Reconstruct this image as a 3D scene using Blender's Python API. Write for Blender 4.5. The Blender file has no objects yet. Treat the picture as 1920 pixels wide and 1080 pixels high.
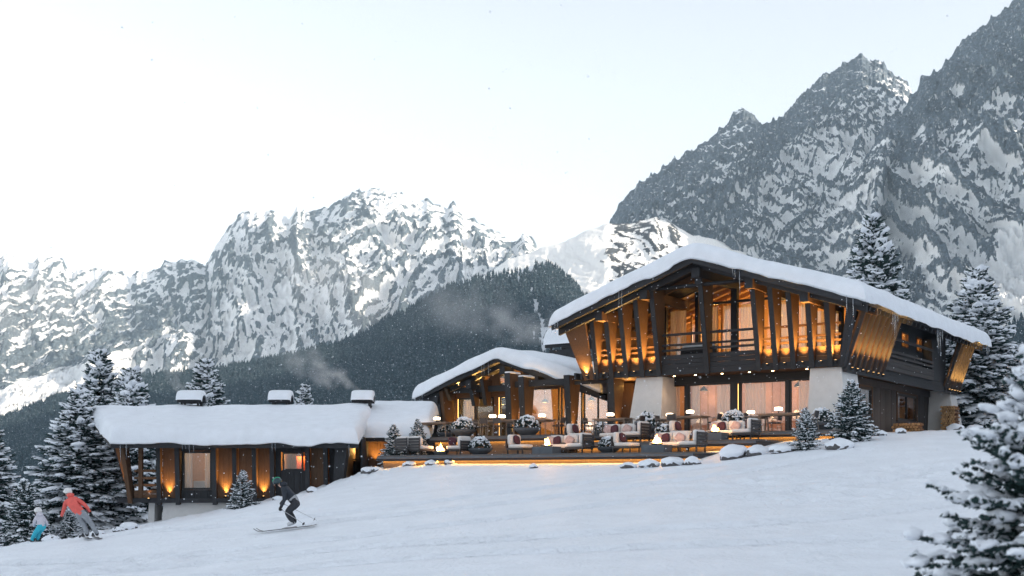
import bpy, bmesh, math, random
import numpy as np
from mathutils import Vector, Matrix

random.seed(7)
RNG = np.random.default_rng(11)
S = bpy.context.scene
COL = S.collection
R = math.radians
PI = math.pi

# ------------------------------------------------------------------ camera, sky, sun, exposure
F_PX, CX, HY = 2200.0, 960.0, 890.0          # focal length and horizon of the photograph (1920 px wide)
cam = bpy.data.cameras.new('camera')
cam_ob = bpy.data.objects.new('camera', cam)
COL.objects.link(cam_ob)
cam_ob.location = (0, 0, 0)
cam_ob.rotation_euler = (R(90), 0, 0)
cam.sensor_width = 36.0
cam.lens = 36.0 * F_PX / 1920.0
cam.shift_y = (HY - 540.0) / 1920.0
cam.clip_start = 0.1
cam.clip_end = 30000
cam.dof.use_dof = True
cam.dof.focus_distance = 50.0
cam.dof.aperture_fstop = 1.9
S.camera = cam_ob

SUN_EL, SUN_AZ = 19.0, 112.0                # azimuth clockwise from the view direction (+Y): low from behind on the right, over the added shade ridge
SKY_STRENGTH = 0.15
world = bpy.data.worlds.new('World')
S.world = world
world.use_nodes = True
wn = world.node_tree
for n in list(wn.nodes):
    wn.nodes.remove(n)
sky = wn.nodes.new('ShaderNodeTexSky')
sky.sky_type = 'NISHITA'
sky.sun_disc = False
sky.sun_elevation = R(SUN_EL)
sky.sun_rotation = R(SUN_AZ)
sky.altitude = 1200
sky.air_density = 1.0
sky.dust_density = 1.5
sky.ozone_density = 1.0
hsv = wn.nodes.new('ShaderNodeHueSaturation')
hsv.inputs["Saturation"].default_value = 0.27      # thin overcast greys the sky
bgn = wn.nodes.new('ShaderNodeBackground')
bgn.inputs['Strength'].default_value = SKY_STRENGTH
won = wn.nodes.new('ShaderNodeOutputWorld')
wn.links.new(sky.outputs[0], hsv.inputs['Color'])
wn.links.new(hsv.outputs[0], bgn.inputs['Color'])
wn.links.new(bgn.outputs[0], won.inputs['Surface'])

sun = bpy.data.lights.new('sun', 'SUN')
sun.energy = 2.9
sun.angle = R(1.0)
sun.color = (1.0, 0.86, 0.68)
sun_ob = bpy.data.objects.new('sun', sun)
COL.objects.link(sun_ob)
_d = Vector((math.sin(R(SUN_AZ)) * math.cos(R(SUN_EL)), math.cos(R(SUN_AZ)) * math.cos(R(SUN_EL)), math.sin(R(SUN_EL))))
sun_ob.rotation_euler = _d.to_track_quat('Z', 'Y').to_euler()
sun_ob.location = (60, -30, 60)

S.view_settings.view_transform = 'Standard'
S.view_settings.look = 'None'
S.view_settings.gamma = 1.0
S.view_settings.exposure = 1.14
S.view_settings.use_curve_mapping = False
S.render.engine = 'CYCLES'
cy = S.cycles
cy.use_denoising = True
cy.max_bounces = 7
cy.diffuse_bounces = 3
cy.glossy_bounces = 3
cy.transmission_bounces = 4
cy.transparent_max_bounces = 12
cy.volume_bounces = 2
cy.caustics_reflective = False
cy.caustics_refractive = False
cy.sample_clamp_indirect = 4.0
cy.volume_max_steps = 128
cy.use_adaptive_sampling = True

# ------------------------------------------------------------------ helpers
TH = R(35.0)
CT, ST = math.cos(TH), math.sin(TH)
OX, OY = (1579 - CX) / F_PX * 50.0, 50.0      # foot of the main chalet's near corner


def M2W(x, y, z=0.0):
    """chalet frame (x right along the facade, y into the building) -> world"""
    return Vector((OX + x * CT + y * ST, OY - x * ST + y * CT, z))


def LX(px, v):
    """where the sight line of a column of the photo meets the line y = v of the chalet frame"""
    a = (px - CX) / F_PX
    Y = (v + ST * OX + CT * OY) / (ST * a + CT)
    X = a * Y
    return CT * (X - OX) - ST * (Y - OY)


def link(o):
    COL.objects.link(o)
    return o


def tag(o, label=None, cat=None, group=None, kind=None):
    if label: o['label'] = label
    if cat: o['category'] = cat
    if group: o['group'] = group
    if kind: o['kind'] = kind
    return o


def thing(name, label, cat, loc=(0, 0, 0), rotz=0.0, group=None):
    o = bpy.data.objects.new(name, None)
    o.empty_display_size = 0.2
    link(o)
    o.location = loc
    o.rotation_euler = (0, 0, rotz)
    return tag(o, label, cat, group)


def inst(name, mesh, parent=None, loc=(0, 0, 0), rot=(0, 0, 0), scale=(1, 1, 1)):
    o = bpy.data.objects.new(name, mesh)
    link(o)
    o.parent = parent
    o.location = loc
    o.rotation_euler = rot
    o.scale = scale
    return o


def copy_tree(o, parent=None):
    c = o.copy()
    link(c)
    c.parent = parent
    for ch in list(o.children):
        copy_tree(ch, c)
    return c


def np_mesh(name, v, f, mat, smooth=True):
    """mesh from numpy arrays; f is (n,3) or (n,4)"""
    v = np.asarray(v, dtype=np.float32)
    f = np.asarray(f, dtype=np.int32)
    me = bpy.data.meshes.new(name)
    me.vertices.add(len(v))
    me.vertices.foreach_set('co', v.ravel())
    k = f.shape[1]
    me.loops.add(f.size)
    me.loops.foreach_set('vertex_index', f.ravel())
    me.polygons.add(len(f))
    me.polygons.foreach_set('loop_start', np.arange(0, f.size, k, dtype=np.int32))
    me.polygons.foreach_set('loop_total', np.full(len(f), k, dtype=np.int32))
    if smooth:
        me.polygons.foreach_set('use_smooth', np.ones(len(f), dtype=bool))
    me.update(calc_edges=True)
    if mat: me.materials.append(mat)
    return me


class MB:
    def __init__(s, T=None):
        s.v = []; s.f = []; s.T = T

    def add(s, vs, fs):
        b = len(s.v)
        s.v += [tuple(s.T(*p)) if s.T else tuple(p) for p in vs]
        s.f += [tuple(b + i for i in f) for f in fs]
        return s

    def hexa(s, b, t):
        return s.add(list(b) + list(t), [(3, 2, 1, 0), (4, 5, 6, 7), (0, 1, 5, 4), (1, 2, 6, 5), (2, 3, 7, 6), (3, 0, 4, 7)])

    def box(s, x0, x1, y0, y1, z0, z1):
        return s.hexa([(x0, y0, z0), (x1, y0, z0), (x1, y1, z0), (x0, y1, z0)], [(x0, y0, z1), (x1, y0, z1), (x1, y1, z1), (x0, y1, z1)])

    def prism(s, poly, vec):
        n = len(poly)
        q = [tuple(a + b for a, b in zip(p, vec)) for p in poly]
        return s.add(list(poly) + q, [tuple(range(n - 1, -1, -1)), tuple(range(n, 2 * n))] + [(i, (i + 1) % n, n + (i + 1) % n, n + i) for i in range(n)])

    def bar(s, p, q, w, h, up=(0, 0, 1)):
        p, q = Vector(p), Vector(q)
        d = (q - p).normalized()
        u = Vector(up)
        a = d.cross(u)
        if a.length < 1e-4: a = d.cross(Vector((1, 0, 0)))
        a.normalize()
        b = a.cross(d).normalized()
        a *= w / 2; b *= h / 2
        return s.hexa([p - a - b, p + a - b, p + a + b, p - a + b], [q - a - b, q + a - b, q + a + b, q - a + b])

    def tube(s, pts, rad, n=8, cap=True):
        pts = [Vector(p) for p in pts]
        if not hasattr(rad, '__len__'): rad = [rad] * len(pts)
        vs = []; fs = []
        for i, p in enumerate(pts):
            d = (pts[min(i + 1, len(pts) - 1)] - pts[max(i - 1, 0)]).normalized()
            a = d.cross(Vector((0, 0, 1)))
            if a.length < 1e-3: a = Vector((1, 0, 0))
            a.normalize(); b = d.cross(a)
            for k in range(n):
                t = 2 * PI * k / n
                vs.append(p + (a * math.cos(t) + b * math.sin(t)) * rad[i])
        for i in range(len(pts) - 1):
            for k in range(n):
                fs.append((i * n + k, i * n + (k + 1) % n, (i + 1) * n + (k + 1) % n, (i + 1) * n + k))
        if cap:
            fs.append(tuple(range(n - 1, -1, -1)))
            m = (len(pts) - 1) * n
            fs.append(tuple(range(m, m + n)))
        return s.add(vs, fs)

    def lathe(s, prof, c=(0, 0, 0), n=16):
        return s.tube_z(prof, c, n)

    def tube_z(s, prof, c, n):
        vs = []; fs = []
        for (r, z) in prof:
            for k in range(n):
                t = 2 * PI * k / n
                vs.append((c[0] + r * math.cos(t), c[1] + r * math.sin(t), c[2] + z))
        for i in range(len(prof) - 1):
            for k in range(n):
                fs.append((i * n + k, i * n + (k + 1) % n, (i + 1) * n + (k + 1) % n, (i + 1) * n + k))
        fs.append(tuple(range(n - 1, -1, -1)))
        m = (len(prof) - 1) * n
        fs.append(tuple(range(m, m + n)))
        return s.add(vs, fs)

    def pillow(s, c, half, e=0.45, nu=10, nv=7):
        """superellipsoid"""
        def sp(a, p): return math.copysign(abs(a) ** p, a)
        vs = []; fs = []
        for j in range(nv):
            ph = -PI / 2 + PI * j / (nv - 1)
            for i in range(nu):
                t = 2 * PI * i / nu + PI / nu
                vs.append((c[0] + half[0] * sp(math.cos(ph), e) * sp(math.cos(t), e), c[1] + half[1] * sp(math.cos(ph), e) * sp(math.sin(t), e), c[2] + half[2] * sp(math.sin(ph), e)))
        for j in range(nv - 1):
            for i in range(nu):
                fs.append((j * nu + i, j * nu + (i + 1) % nu, (j + 1) * nu + (i + 1) % nu, (j + 1) * nu + i))
        return s.add(vs, fs)

    def mesh(s, name, mat, smooth=False):
        me = bpy.data.meshes.new(name)
        me.from_pydata(s.v, [], s.f)
        if smooth:
            me.polygons.foreach_set('use_smooth', [True] * len(me.polygons))
        me.update()
        if mat: me.materials.append(mat)
        return me

    def build(s, name, mat, parent=None, smooth=False, bevel=0.0, **kw):
        o = inst(name, s.mesh(name, mat, smooth), parent, **kw)
        if bevel:
            b = o.modifiers.new('bevel', 'BEVEL')
            b.width = bevel; b.segments = 2; b.limit_method = 'ANGLE'
        return o


# ---- numpy noise
def _hash(ix, iy, iz, seed):
    h = (ix.astype(np.int64) * 374761393 + iy.astype(np.int64) * 668265263 + iz.astype(np.int64) * 1274126177 + seed * 974634541) & 0xFFFFFFFF
    h = ((h ^ (h >> 13)) * 1274126177) & 0xFFFFFFFF
    h = (h ^ (h >> 16)) & 0xFFFFFFFF
    h = (h * 2246822519) & 0xFFFFFFFF
    h = h ^ (h >> 15)
    return (h & 0xFFFFFF) / float(0xFFFFFF)


def vnoise(x, y, z=0.0, seed=0):
    x, y, z = np.broadcast_arrays(np.asarray(x, float), np.asarray(y, float), np.asarray(z, float))
    fx, fy, fz = np.floor(x), np.floor(y), np.floor(z)
    tx, ty, tz = x - fx, y - fy, z - fz
    tx, ty, tz = [t * t * t * (t * (t * 6 - 15) + 10) for t in (tx, ty, tz)]
    r = 0
    for a in (0, 1):
        wa = tx if a else 1 - tx
        for b in (0, 1):
            wb = ty if b else 1 - ty
            for c in (0, 1):
                wc = tz if c else 1 - tz
                r = r + wa * wb * wc * _hash(fx + a, fy + b, fz + c, seed)
    return r * 2 - 1


def fbm(x, y, z=0.0, oct=4, seed=0, gain=0.5, lac=2.03):
    s = 0; a = 1.0; t = 0
    for o in range(oct):
        s = s + a * vnoise(x, y, z, seed + o * 17); t += a
        x, y, z = x * lac + 3.1, y * lac + 1.7, z * lac + 5.3
        a *= gain
    return s / t


def ridged(x, y, z=0.0, oct=5, seed=0, gain=0.55, lac=2.07):
    s = 0; a = 1.0; t = 0; w = 1.0
    for o in range(oct):
        n = 1 - np.abs(vnoise(x, y, z, seed + o * 13)); n = n * n
        s = s + a * n * w; t += a
        w = np.clip(n * 1.6, 0, 1)
        x, y, z = x * lac + 7.1, y * lac + 2.7, z * lac + 1.3
        a *= gain
    return s / t


# ---- materials
MATS = {}


def nodes_of(m):
    m.use_nodes = True
    return m.node_tree, m.node_tree.nodes['Principled BSDF']


def mat(name, col, rough=0.7, var=0.25, scale=6.0, stretch=(1, 1, 1), bump=0.0, metal=0.0, spec=0.35, coords='Object', rand=0.0, sheen=0.0):
    if name in MATS: return MATS[name]
    m = bpy.data.materials.new(name)
    nt, p = nodes_of(m)
    tc = nt.nodes.new('ShaderNodeTexCoord')
    mp = nt.nodes.new('ShaderNodeMapping')
    mp.inputs['Scale'].default_value = stretch
    nt.links.new(tc.outputs[coords], mp.inputs['Vector'])
    nz = nt.nodes.new('ShaderNodeTexNoise')
    nz.inputs['Scale'].default_value = scale
    nz.inputs['Detail'].default_value = 6
    nz.inputs['Roughness'].default_value = 0.62
    nt.links.new(mp.outputs[0], nz.inputs['Vector'])
    rp = nt.nodes.new('ShaderNodeValToRGB')
    c = np.array(col)
    rp.color_ramp.elements[0].position = 0.25
    rp.color_ramp.elements[1].position = 0.75
    rp.color_ramp.elements[0].color = (*np.clip(c * (1 - var), 0, 1), 1)
    rp.color_ramp.elements[1].color = (*np.clip(c * (1 + var), 0, 1), 1)
    nt.links.new(nz.outputs['Fac'], rp.inputs['Fac'])
    out = rp.outputs['Color']
    if rand:
        oi = nt.nodes.new('ShaderNodeObjectInfo')
        mr = nt.nodes.new('ShaderNodeMapRange')
        mr.inputs['To Min'].default_value = 1 - rand
        mr.inputs['To Max'].default_value = 1 + rand
        nt.links.new(oi.outputs['Random'], mr.inputs['Value'])
        mx = nt.nodes.new('ShaderNodeVectorMath')
        mx.operation = 'SCALE'
        nt.links.new(out, mx.inputs[0])
        nt.links.new(mr.outputs[0], mx.inputs['Scale'])
        out = mx.outputs[0]
    nt.links.new(out, p.inputs['Base Color'])
    p.inputs['Roughness'].default_value = rough
    p.inputs['Metallic'].default_value = metal
    p.inputs['Specular IOR Level'].default_value = spec
    if bump:
        b = nt.nodes.new('ShaderNodeBump')
        b.inputs['Strength'].default_value = bump
        b.inputs['Distance'].default_value = 0.02
        nt.links.new(nz.outputs['Fac'], b.inputs['Height'])
        nt.links.new(b.outputs[0], p.inputs['Normal'])
    MATS[name] = m
    return m


def emis(name, col, strength):
    if name in MATS: return MATS[name]
    m = bpy.data.materials.new(name)
    nt, p = nodes_of(m)
    p.inputs['Base Color'].default_value = (*[min(c, 0.8) for c in col], 1)
    p.inputs['Emission Color'].default_value = (*col, 1)
    p.inputs['Emission Strength'].default_value = strength
    MATS[name] = m
    return m


def glass_mat(name, tint=(0.9, 0.92, 0.95), base=0.04, ior=1.5):
    m = bpy.data.materials.new(name)
    m.use_nodes = True
    nt = m.node_tree
    nt.nodes.clear()
    out = nt.nodes.new('ShaderNodeOutputMaterial')
    mx = nt.nodes.new('ShaderNodeMixShader')
    tr = nt.nodes.new('ShaderNodeBsdfTransparent')
    tr.inputs[0].default_value = (*tint, 1)
    gl = nt.nodes.new('ShaderNodeBsdfGlossy')
    gl.inputs['Roughness'].default_value = 0.02
    lw_ = nt.nodes.new('ShaderNodeLayerWeight'); lw_.inputs['Blend'].default_value = 0.5      # Schlick, the same from both sides of the pane
    pw = nt.nodes.new('ShaderNodeMath'); pw.operation = 'POWER'; pw.inputs[1].default_value = 5.0
    nt.links.new(lw_.outputs['Facing'], pw.inputs[0])
    ad = nt.nodes.new('ShaderNodeMath'); ad.operation = 'MULTIPLY_ADD'; ad.use_clamp = True
    ad.inputs[1].default_value = 0.9
    ad.inputs[2].default_value = base + 0.02
    nt.links.new(pw.outputs[0], ad.inputs[0])
    nt.links.new(ad.outputs[0], mx.inputs[0])
    nt.links.new(tr.outputs[0], mx.inputs[1])
    nt.links.new(gl.outputs[0], mx.inputs[2])
    nt.links.new(mx.outputs[0], out.inputs['Surface'])
    MATS[name] = m
    return m


def curtain_mat(name, col):
    m = bpy.data.materials.new(name)
    m.use_nodes = True
    nt = m.node_tree
    nt.nodes.clear()
    out = nt.nodes.new('ShaderNodeOutputMaterial')
    d = nt.nodes.new('ShaderNodeBsdfDiffuse'); d.inputs[0].default_value = (*col, 1)
    t = nt.nodes.new('ShaderNodeBsdfTranslucent'); t.inputs[0].default_value = (*col, 1)
    tp = nt.nodes.new('ShaderNodeBsdfTransparent')
    a = nt.nodes.new('ShaderNodeMixShader'); a.inputs[0].default_value = 0.5
    b = nt.nodes.new('ShaderNodeMixShader'); b.inputs[0].default_value = 0.22
    nt.links.new(d.outputs[0], a.inputs[1]); nt.links.new(t.outputs[0], a.inputs[2])
    nt.links.new(a.outputs[0], b.inputs[1]); nt.links.new(tp.outputs[0], b.inputs[2])
    nt.links.new(b.outputs[0], out.inputs['Surface'])
    MATS[name] = m
    return m


def snow_mat(name, col=(0.79, 0.83, 0.89), s1=9.0, b1=0.25, s2=60.0, b2=0.2, d=0.03):
    m = bpy.data.materials.new(name)
    nt, p = nodes_of(m)
    tc = nt.nodes.new('ShaderNodeTexCoord')
    n1 = nt.nodes.new('ShaderNodeTexNoise'); n1.inputs['Scale'].default_value = s1; n1.inputs['Detail'].default_value = 8
    n2 = nt.nodes.new('ShaderNodeTexNoise'); n2.inputs['Scale'].default_value = s2; n2.inputs['Detail'].default_value = 3
    nt.links.new(tc.outputs['Object'], n1.inputs['Vector'])
    nt.links.new(tc.outputs['Object'], n2.inputs['Vector'])
    bp1 = nt.nodes.new('ShaderNodeBump'); bp1.inputs['Strength'].default_value = b1; bp1.inputs['Distance'].default_value = d * 3
    bp2 = nt.nodes.new('ShaderNodeBump'); bp2.inputs['Strength'].default_value = b2; bp2.inputs['Distance'].default_value = d
    nt.links.new(n1.outputs['Fac'], bp1.inputs['Height'])
    nt.links.new(n2.outputs['Fac'], bp2.inputs['Height'])
    nt.links.new(bp1.outputs[0], bp2.inputs['Normal'])
    nt.links.new(bp2.outputs[0], p.inputs['Normal'])
    rp = nt.nodes.new('ShaderNodeValToRGB')
    rp.color_ramp.elements[0].position = 0.3; rp.color_ramp.elements[1].position = 0.7
    c = np.array(col)
    rp.color_ramp.elements[0].color = (*(c * 0.95), 1)
    rp.color_ramp.elements[1].color = (*np.clip(c * 1.03, 0, 0.95), 1)
    nt.links.new(n1.outputs['Fac'], rp.inputs['Fac'])
    nt.links.new(rp.outputs[0], p.inputs['Base Color'])
    p.inputs['Roughness'].default_value = 0.55
    p.inputs['Specular IOR Level'].default_value = 0.2
    MATS[name] = m
    return m


CHAR = mat('charcoal_timber', (0.026, 0.028, 0.033), 0.75, 0.35, 5, (9, 9, 0.8), 0.35, rand=0.15)
CHARH = mat('charcoal_timber_level', (0.026, 0.028, 0.033), 0.75, 0.35, 5, (0.8, 9, 9), 0.35, rand=0.15)
GREYW = mat('grey_timber', (0.055, 0.051, 0.052), 0.8, 0.3, 5, (9, 9, 0.7), 0.35, rand=0.1)
BROWN = mat('brown_timber', (0.095, 0.050, 0.026), 0.7, 0.35, 5, (9, 9, 0.7), 0.35, rand=0.12)
BROWNH = mat('brown_timber_level', (0.095, 0.050, 0.026), 0.7, 0.35, 5, (0.7, 9, 9), 0.35, rand=0.12)
LIGHTW = mat('larch_interior', (0.42, 0.24, 0.11), 0.6, 0.25, 4, (8, 8, 0.7), 0.2, rand=0.1)
BLACK = mat('black_metal', (0.012, 0.012, 0.014), 0.45, 0.1, 8)
PLAST = mat('white_plaster', (0.62, 0.62, 0.62), 0.9, 0.07, 3, bump=0.12)
SNOW = snow_mat('snow_cover', s1=2.2, b1=0.25, s2=26, b2=0.25, d=0.03)
SNOWT = snow_mat('tree_snow', s1=3, b1=0.2, s2=20, b2=0.25, d=0.03)
GLASS = glass_mat('window_glass')
GLASS2 = glass_mat('screen_glass', (0.82, 0.85, 0.9), 0.16)
ICE = glass_mat('ice', (0.75, 0.82, 0.9), 0.22, 1.31)
CURT = curtain_mat('sheer_curtain', (0.72, 0.66, 0.64))
CUSH = mat('white_cushion', (0.66, 0.64, 0.63), 0.9, 0.05, 20, bump=0.1)
BURG = mat('burgundy_fabric', (0.075, 0.026, 0.036), 0.9, 0.2, 25, bump=0.1)
PINK = mat('pink_fabric', (0.50, 0.36, 0.34), 0.9, 0.35, 9, bump=0.1)
NAVY = mat('dark_fabric', (0.05, 0.035, 0.05), 0.9, 0.2, 25)
CONC = mat('blue_grey_concrete', (0.10, 0.115, 0.135), 0.8, 0.15, 5, bump=0.15)
TEAK = mat('greyed_teak', (0.26, 0.19, 0.145), 0.7, 0.25, 5, (0.8, 8, 8), 0.2)
FRAMEG = mat('taupe_metal', (0.22, 0.19, 0.17), 0.55, 0.1, 8)
SLAT = mat('dark_slats', (0.055, 0.052, 0.055), 0.7, 0.3, 6, (0.8, 8, 8), 0.25, rand=0.15)
ROCK = mat('grey_rock', (0.10, 0.10, 0.105), 0.9, 0.45, 3.5, bump=0.6)
WARM = (1.0, 0.52, 0.13)
WARM2 = (1.0, 0.58, 0.28)
LAMPE = emis('lamp_shade_glow', (1.0, 0.78, 0.55), 3.0)
LEDE = emis('amber_light_strip', (1.0, 0.50, 0.10), 16.0)
BULBE = emis('downlight_glow', (1.0, 0.62, 0.28), 22.0)
UPE = emis('uplight_glow', (1.0, 0.55, 0.2), 3.0)
FLAME = emis('flame', (1.0, 0.42, 0.09), 9.0)
FLAMEC = emis('flame_core', (1.0, 0.75, 0.35), 14.0)


def lamp(name, parent, loc, kind='POINT', power=40, col=WARM, size=0.08, rot=(0, 0, 0), spot=80, blend=0.8, sy=None):
    l = bpy.data.lights.new(name, kind)
    l.energy = power
    l.color = col
    if kind == 'AREA':
        l.size = size
        if sy:
            l.shape = 'RECTANGLE'; l.size_y = sy
    else:
        l.shadow_soft_size = size
    if kind == 'SPOT':
        l.spot_size = R(spot); l.spot_blend = blend
    o = bpy.data.objects.new(name, l)
    link(o)
    o.parent = parent
    o.location = loc
    o.rotation_euler = rot
    return o
# ------------------------------------------------------------------ the snow slope
def W(px, py, Y):
    return ((px - CX) / F_PX * Y, Y, (HY - py) / F_PX * Y)


_ctrl = [W(*p) for p in [
    (0, 1030, 44), (100, 1017, 42), (190, 1006, 43), (240, 994, 48), (300, 980, 52), (360, 967, 53), (420, 955, 53), (500, 941, 53), (560, 930, 53), (640, 903, 53),
    (700, 878, 53), (760, 872, 52.5), (850, 871, 50.5), (1000, 870, 48), (1100, 871, 46.2), (1200, 871, 44.6), (1300, 869, 43), (1360, 864, 42.6),
    (1460, 851, 41.5), (1550, 842, 41), (1650, 818, 46), (1740, 810, 57), (1800, 810, 59), (1900, 806, 60),
    (0, 1082, 29), (300, 1080, 25), (640, 1080, 22.5), (960, 1080, 20.5), (1440, 1080, 19), (1920, 1080, 18), (545, 993, 34), (170, 1012, 37), (75, 1019, 41),
    (1000, 950, 33), (1400, 930, 32), (1700, 880, 36)]]
_ctrl += [(-42, 50, -5.5), (-32, 30, -3.6), (36, 48, 3.2), (30, 25, 0.9), (0, 82, 1.4), (-14, 72, -1.0), (-24, 75, -3.8), (24, 85, 2.9), (0, 2, -1.75), (-14, 5, -2.5), (14, 5, -1.0),
          (-12, -15, -2.4), (12, -15, -1.6), (-45, -10, -4.5), (45, -10, 1.5), (45, 85, 4), (-50, 80, -8), (12, 62, 2.2), (20, 70, 2.5), (4, 60, 1.4)]
_P = np.array(_ctrl)


def _phi(r2):
    return np.where(r2 > 1e-9, 0.5 * r2 * np.log(np.maximum(r2, 1e-9)), 0.0)


_n = len(_P)
_A = np.zeros((_n + 3, _n + 3))
_d2 = ((_P[:, None, :2] - _P[None, :, :2]) ** 2).sum(-1)
_A[:_n, :_n] = _phi(_d2) + np.eye(_n) * 2.0
_A[:_n, _n] = 1; _A[:_n, _n + 1:] = _P[:, :2]
_A[_n, :_n] = 1; _A[_n + 1:, :_n] = _P[:, :2].T
_w = np.linalg.solve(_A, np.concatenate([_P[:, 2], np.zeros(3)]))


def gz_np(x, y):
    x = np.asarray(x, float); y = np.asarray(y, float)
    z = _w[_n] + _w[_n + 1] * x + _w[_n + 2] * y
    for i in range(_n):
        z = z + _w[i] * _phi((x - _P[i, 0]) ** 2 + (y - _P[i, 1]) ** 2)
    # beyond the plateau the slope drops towards the valley
    far = np.clip((y - 88) / 60.0, 0, 1)
    left = np.clip((-x - 46) / 40.0, 0, 1)
    return z - 34 * far * far - 26 * left * left


def gz(x, y):
    x, y = np.array([x], float), np.array([y], float)
    return float((gz_np(x, y) + 0.10 * fbm(x / 7, y / 9, 0, 3, 5) + 0.025 * fbm(x / 1.3, y / 1.6, 0, 3, 9))[0])


def GP(px, py, Y):
    """point of the snow under a pixel column at depth Y"""
    X = (px - CX) / F_PX * Y
    return (X, Y, gz(X, Y))


def build_ground():
    xs = np.concatenate([np.arange(-95, -40, 2.0), np.arange(-40, -22, 0.3), np.arange(-22, 20, 0.13), np.arange(20, 34, 0.3), np.arange(34, 96, 2.0)])
    ys = np.concatenate([np.arange(-40, 4, 2.0), np.arange(4, 18, 0.25), np.arange(18, 45, 0.13), np.arange(45, 62, 0.3), np.arange(62, 100, 1.2), np.arange(100, 152, 3.0)])
    X, Y = np.meshgrid(xs, ys)
    Z = gz_np(X, Y)
    Z = Z + 0.10 * fbm(X / 7, Y / 9, 0, 3, 5) + 0.025 * fbm(X / 1.3, Y / 1.6, 0, 3, 9)
    ch = np.clip(fbm(X / 9, Y / 3.2, 2.0, 3, 31) * 3.2 - 0.25, 0, 1)          # churned patches
    Z = Z + ch * 0.09 * vnoise(X / 0.42, Y / 0.42, 0, 41) + ch * 0.05 * vnoise(X / 0.2, Y / 0.25, 0, 43)
    # ski tracks: pairs of grooves along smooth arcs, the first three end under the skiers
    for pts in ([(-6.3, 34.6), (-2, 34.9), (3, 36.0), (8, 38.0), (13, 40.4)], [(-13.5, 38.1), (-10, 37.0), (-6, 37.2), (-1, 38.6), (4, 39.6), (9, 40.8)], [(-17.0, 42.1), (-14, 41.2), (-11, 40.4), (-6, 40.0)],
                [(-14, 31.5), (-8, 30.2), (-2, 30.6), (4, 32.4), (9, 33.0), (14, 35.5)], [(-11, 27.5), (-5, 27.8), (1, 26.4), (7, 26.9), (12, 29.0)], [(-9, 24.0), (-3, 24.6), (3, 23.4), (9, 24.0)]):
        p = np.array(pts, float)
        tt = np.linspace(0, len(p) - 1, 90)
        i0 = np.clip(tt.astype(int), 0, len(p) - 2); u = (tt - i0)[:, None]
        pm, pn = p[np.maximum(i0 - 1, 0)], p[np.minimum(i0 + 2, len(p) - 1)]
        cv = 0.5 * (2 * p[i0] + (p[i0 + 1] - pm) * u + (2 * pm - 5 * p[i0] + 4 * p[i0 + 1] - pn) * u ** 2 + (3 * p[i0] - pm - 3 * p[i0 + 1] + pn) * u ** 3)
        m = (X > cv[:, 0].min() - 1) & (X < cv[:, 0].max() + 1) & (Y > cv[:, 1].min() - 1) & (Y < cv[:, 1].max() + 1)
        yc = np.interp(X[m], cv[:, 0], cv[:, 1])
        sl_ = np.interp(X[m], cv[:, 0], np.gradient(cv[:, 1], cv[:, 0]))
        dd = (Y[m] - yc) / np.sqrt(1 + sl_ ** 2)
        w_ = np.clip((X[m] - cv[0, 0]) * 2, 0, 1) * np.clip((cv[-1, 0] - X[m]) * 0.5, 0, 1)
        Z[m] += w_ * (-0.13 * (np.exp(-((dd - 0.17) / 0.10) ** 2) + np.exp(-((dd + 0.17) / 0.10) ** 2)) + 0.06 * np.exp(-((dd - 0.42) / 0.12) ** 2))
    n0, n1 = len(ys), len(xs)
    v = np.stack([X, Y, Z], -1).reshape(-1, 3)
    i = np.arange(n0 * n1).reshape(n0, n1)
    f = np.stack([i[:-1, :-1], i[:-1, 1:], i[1:, 1:], i[1:, :-1]], -1).reshape(-1, 4)
    GS = snow_mat('ground_snow', (0.80, 0.84, 0.90), 1.1, 0.6, 8.0, 0.9, 0.06)
    o = inst('snow_ground', np_mesh('snow_ground', v, f, GS))
    tag(o, 'wide snow slope falling to the left below the chalets', kind='structure')


build_ground()


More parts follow.
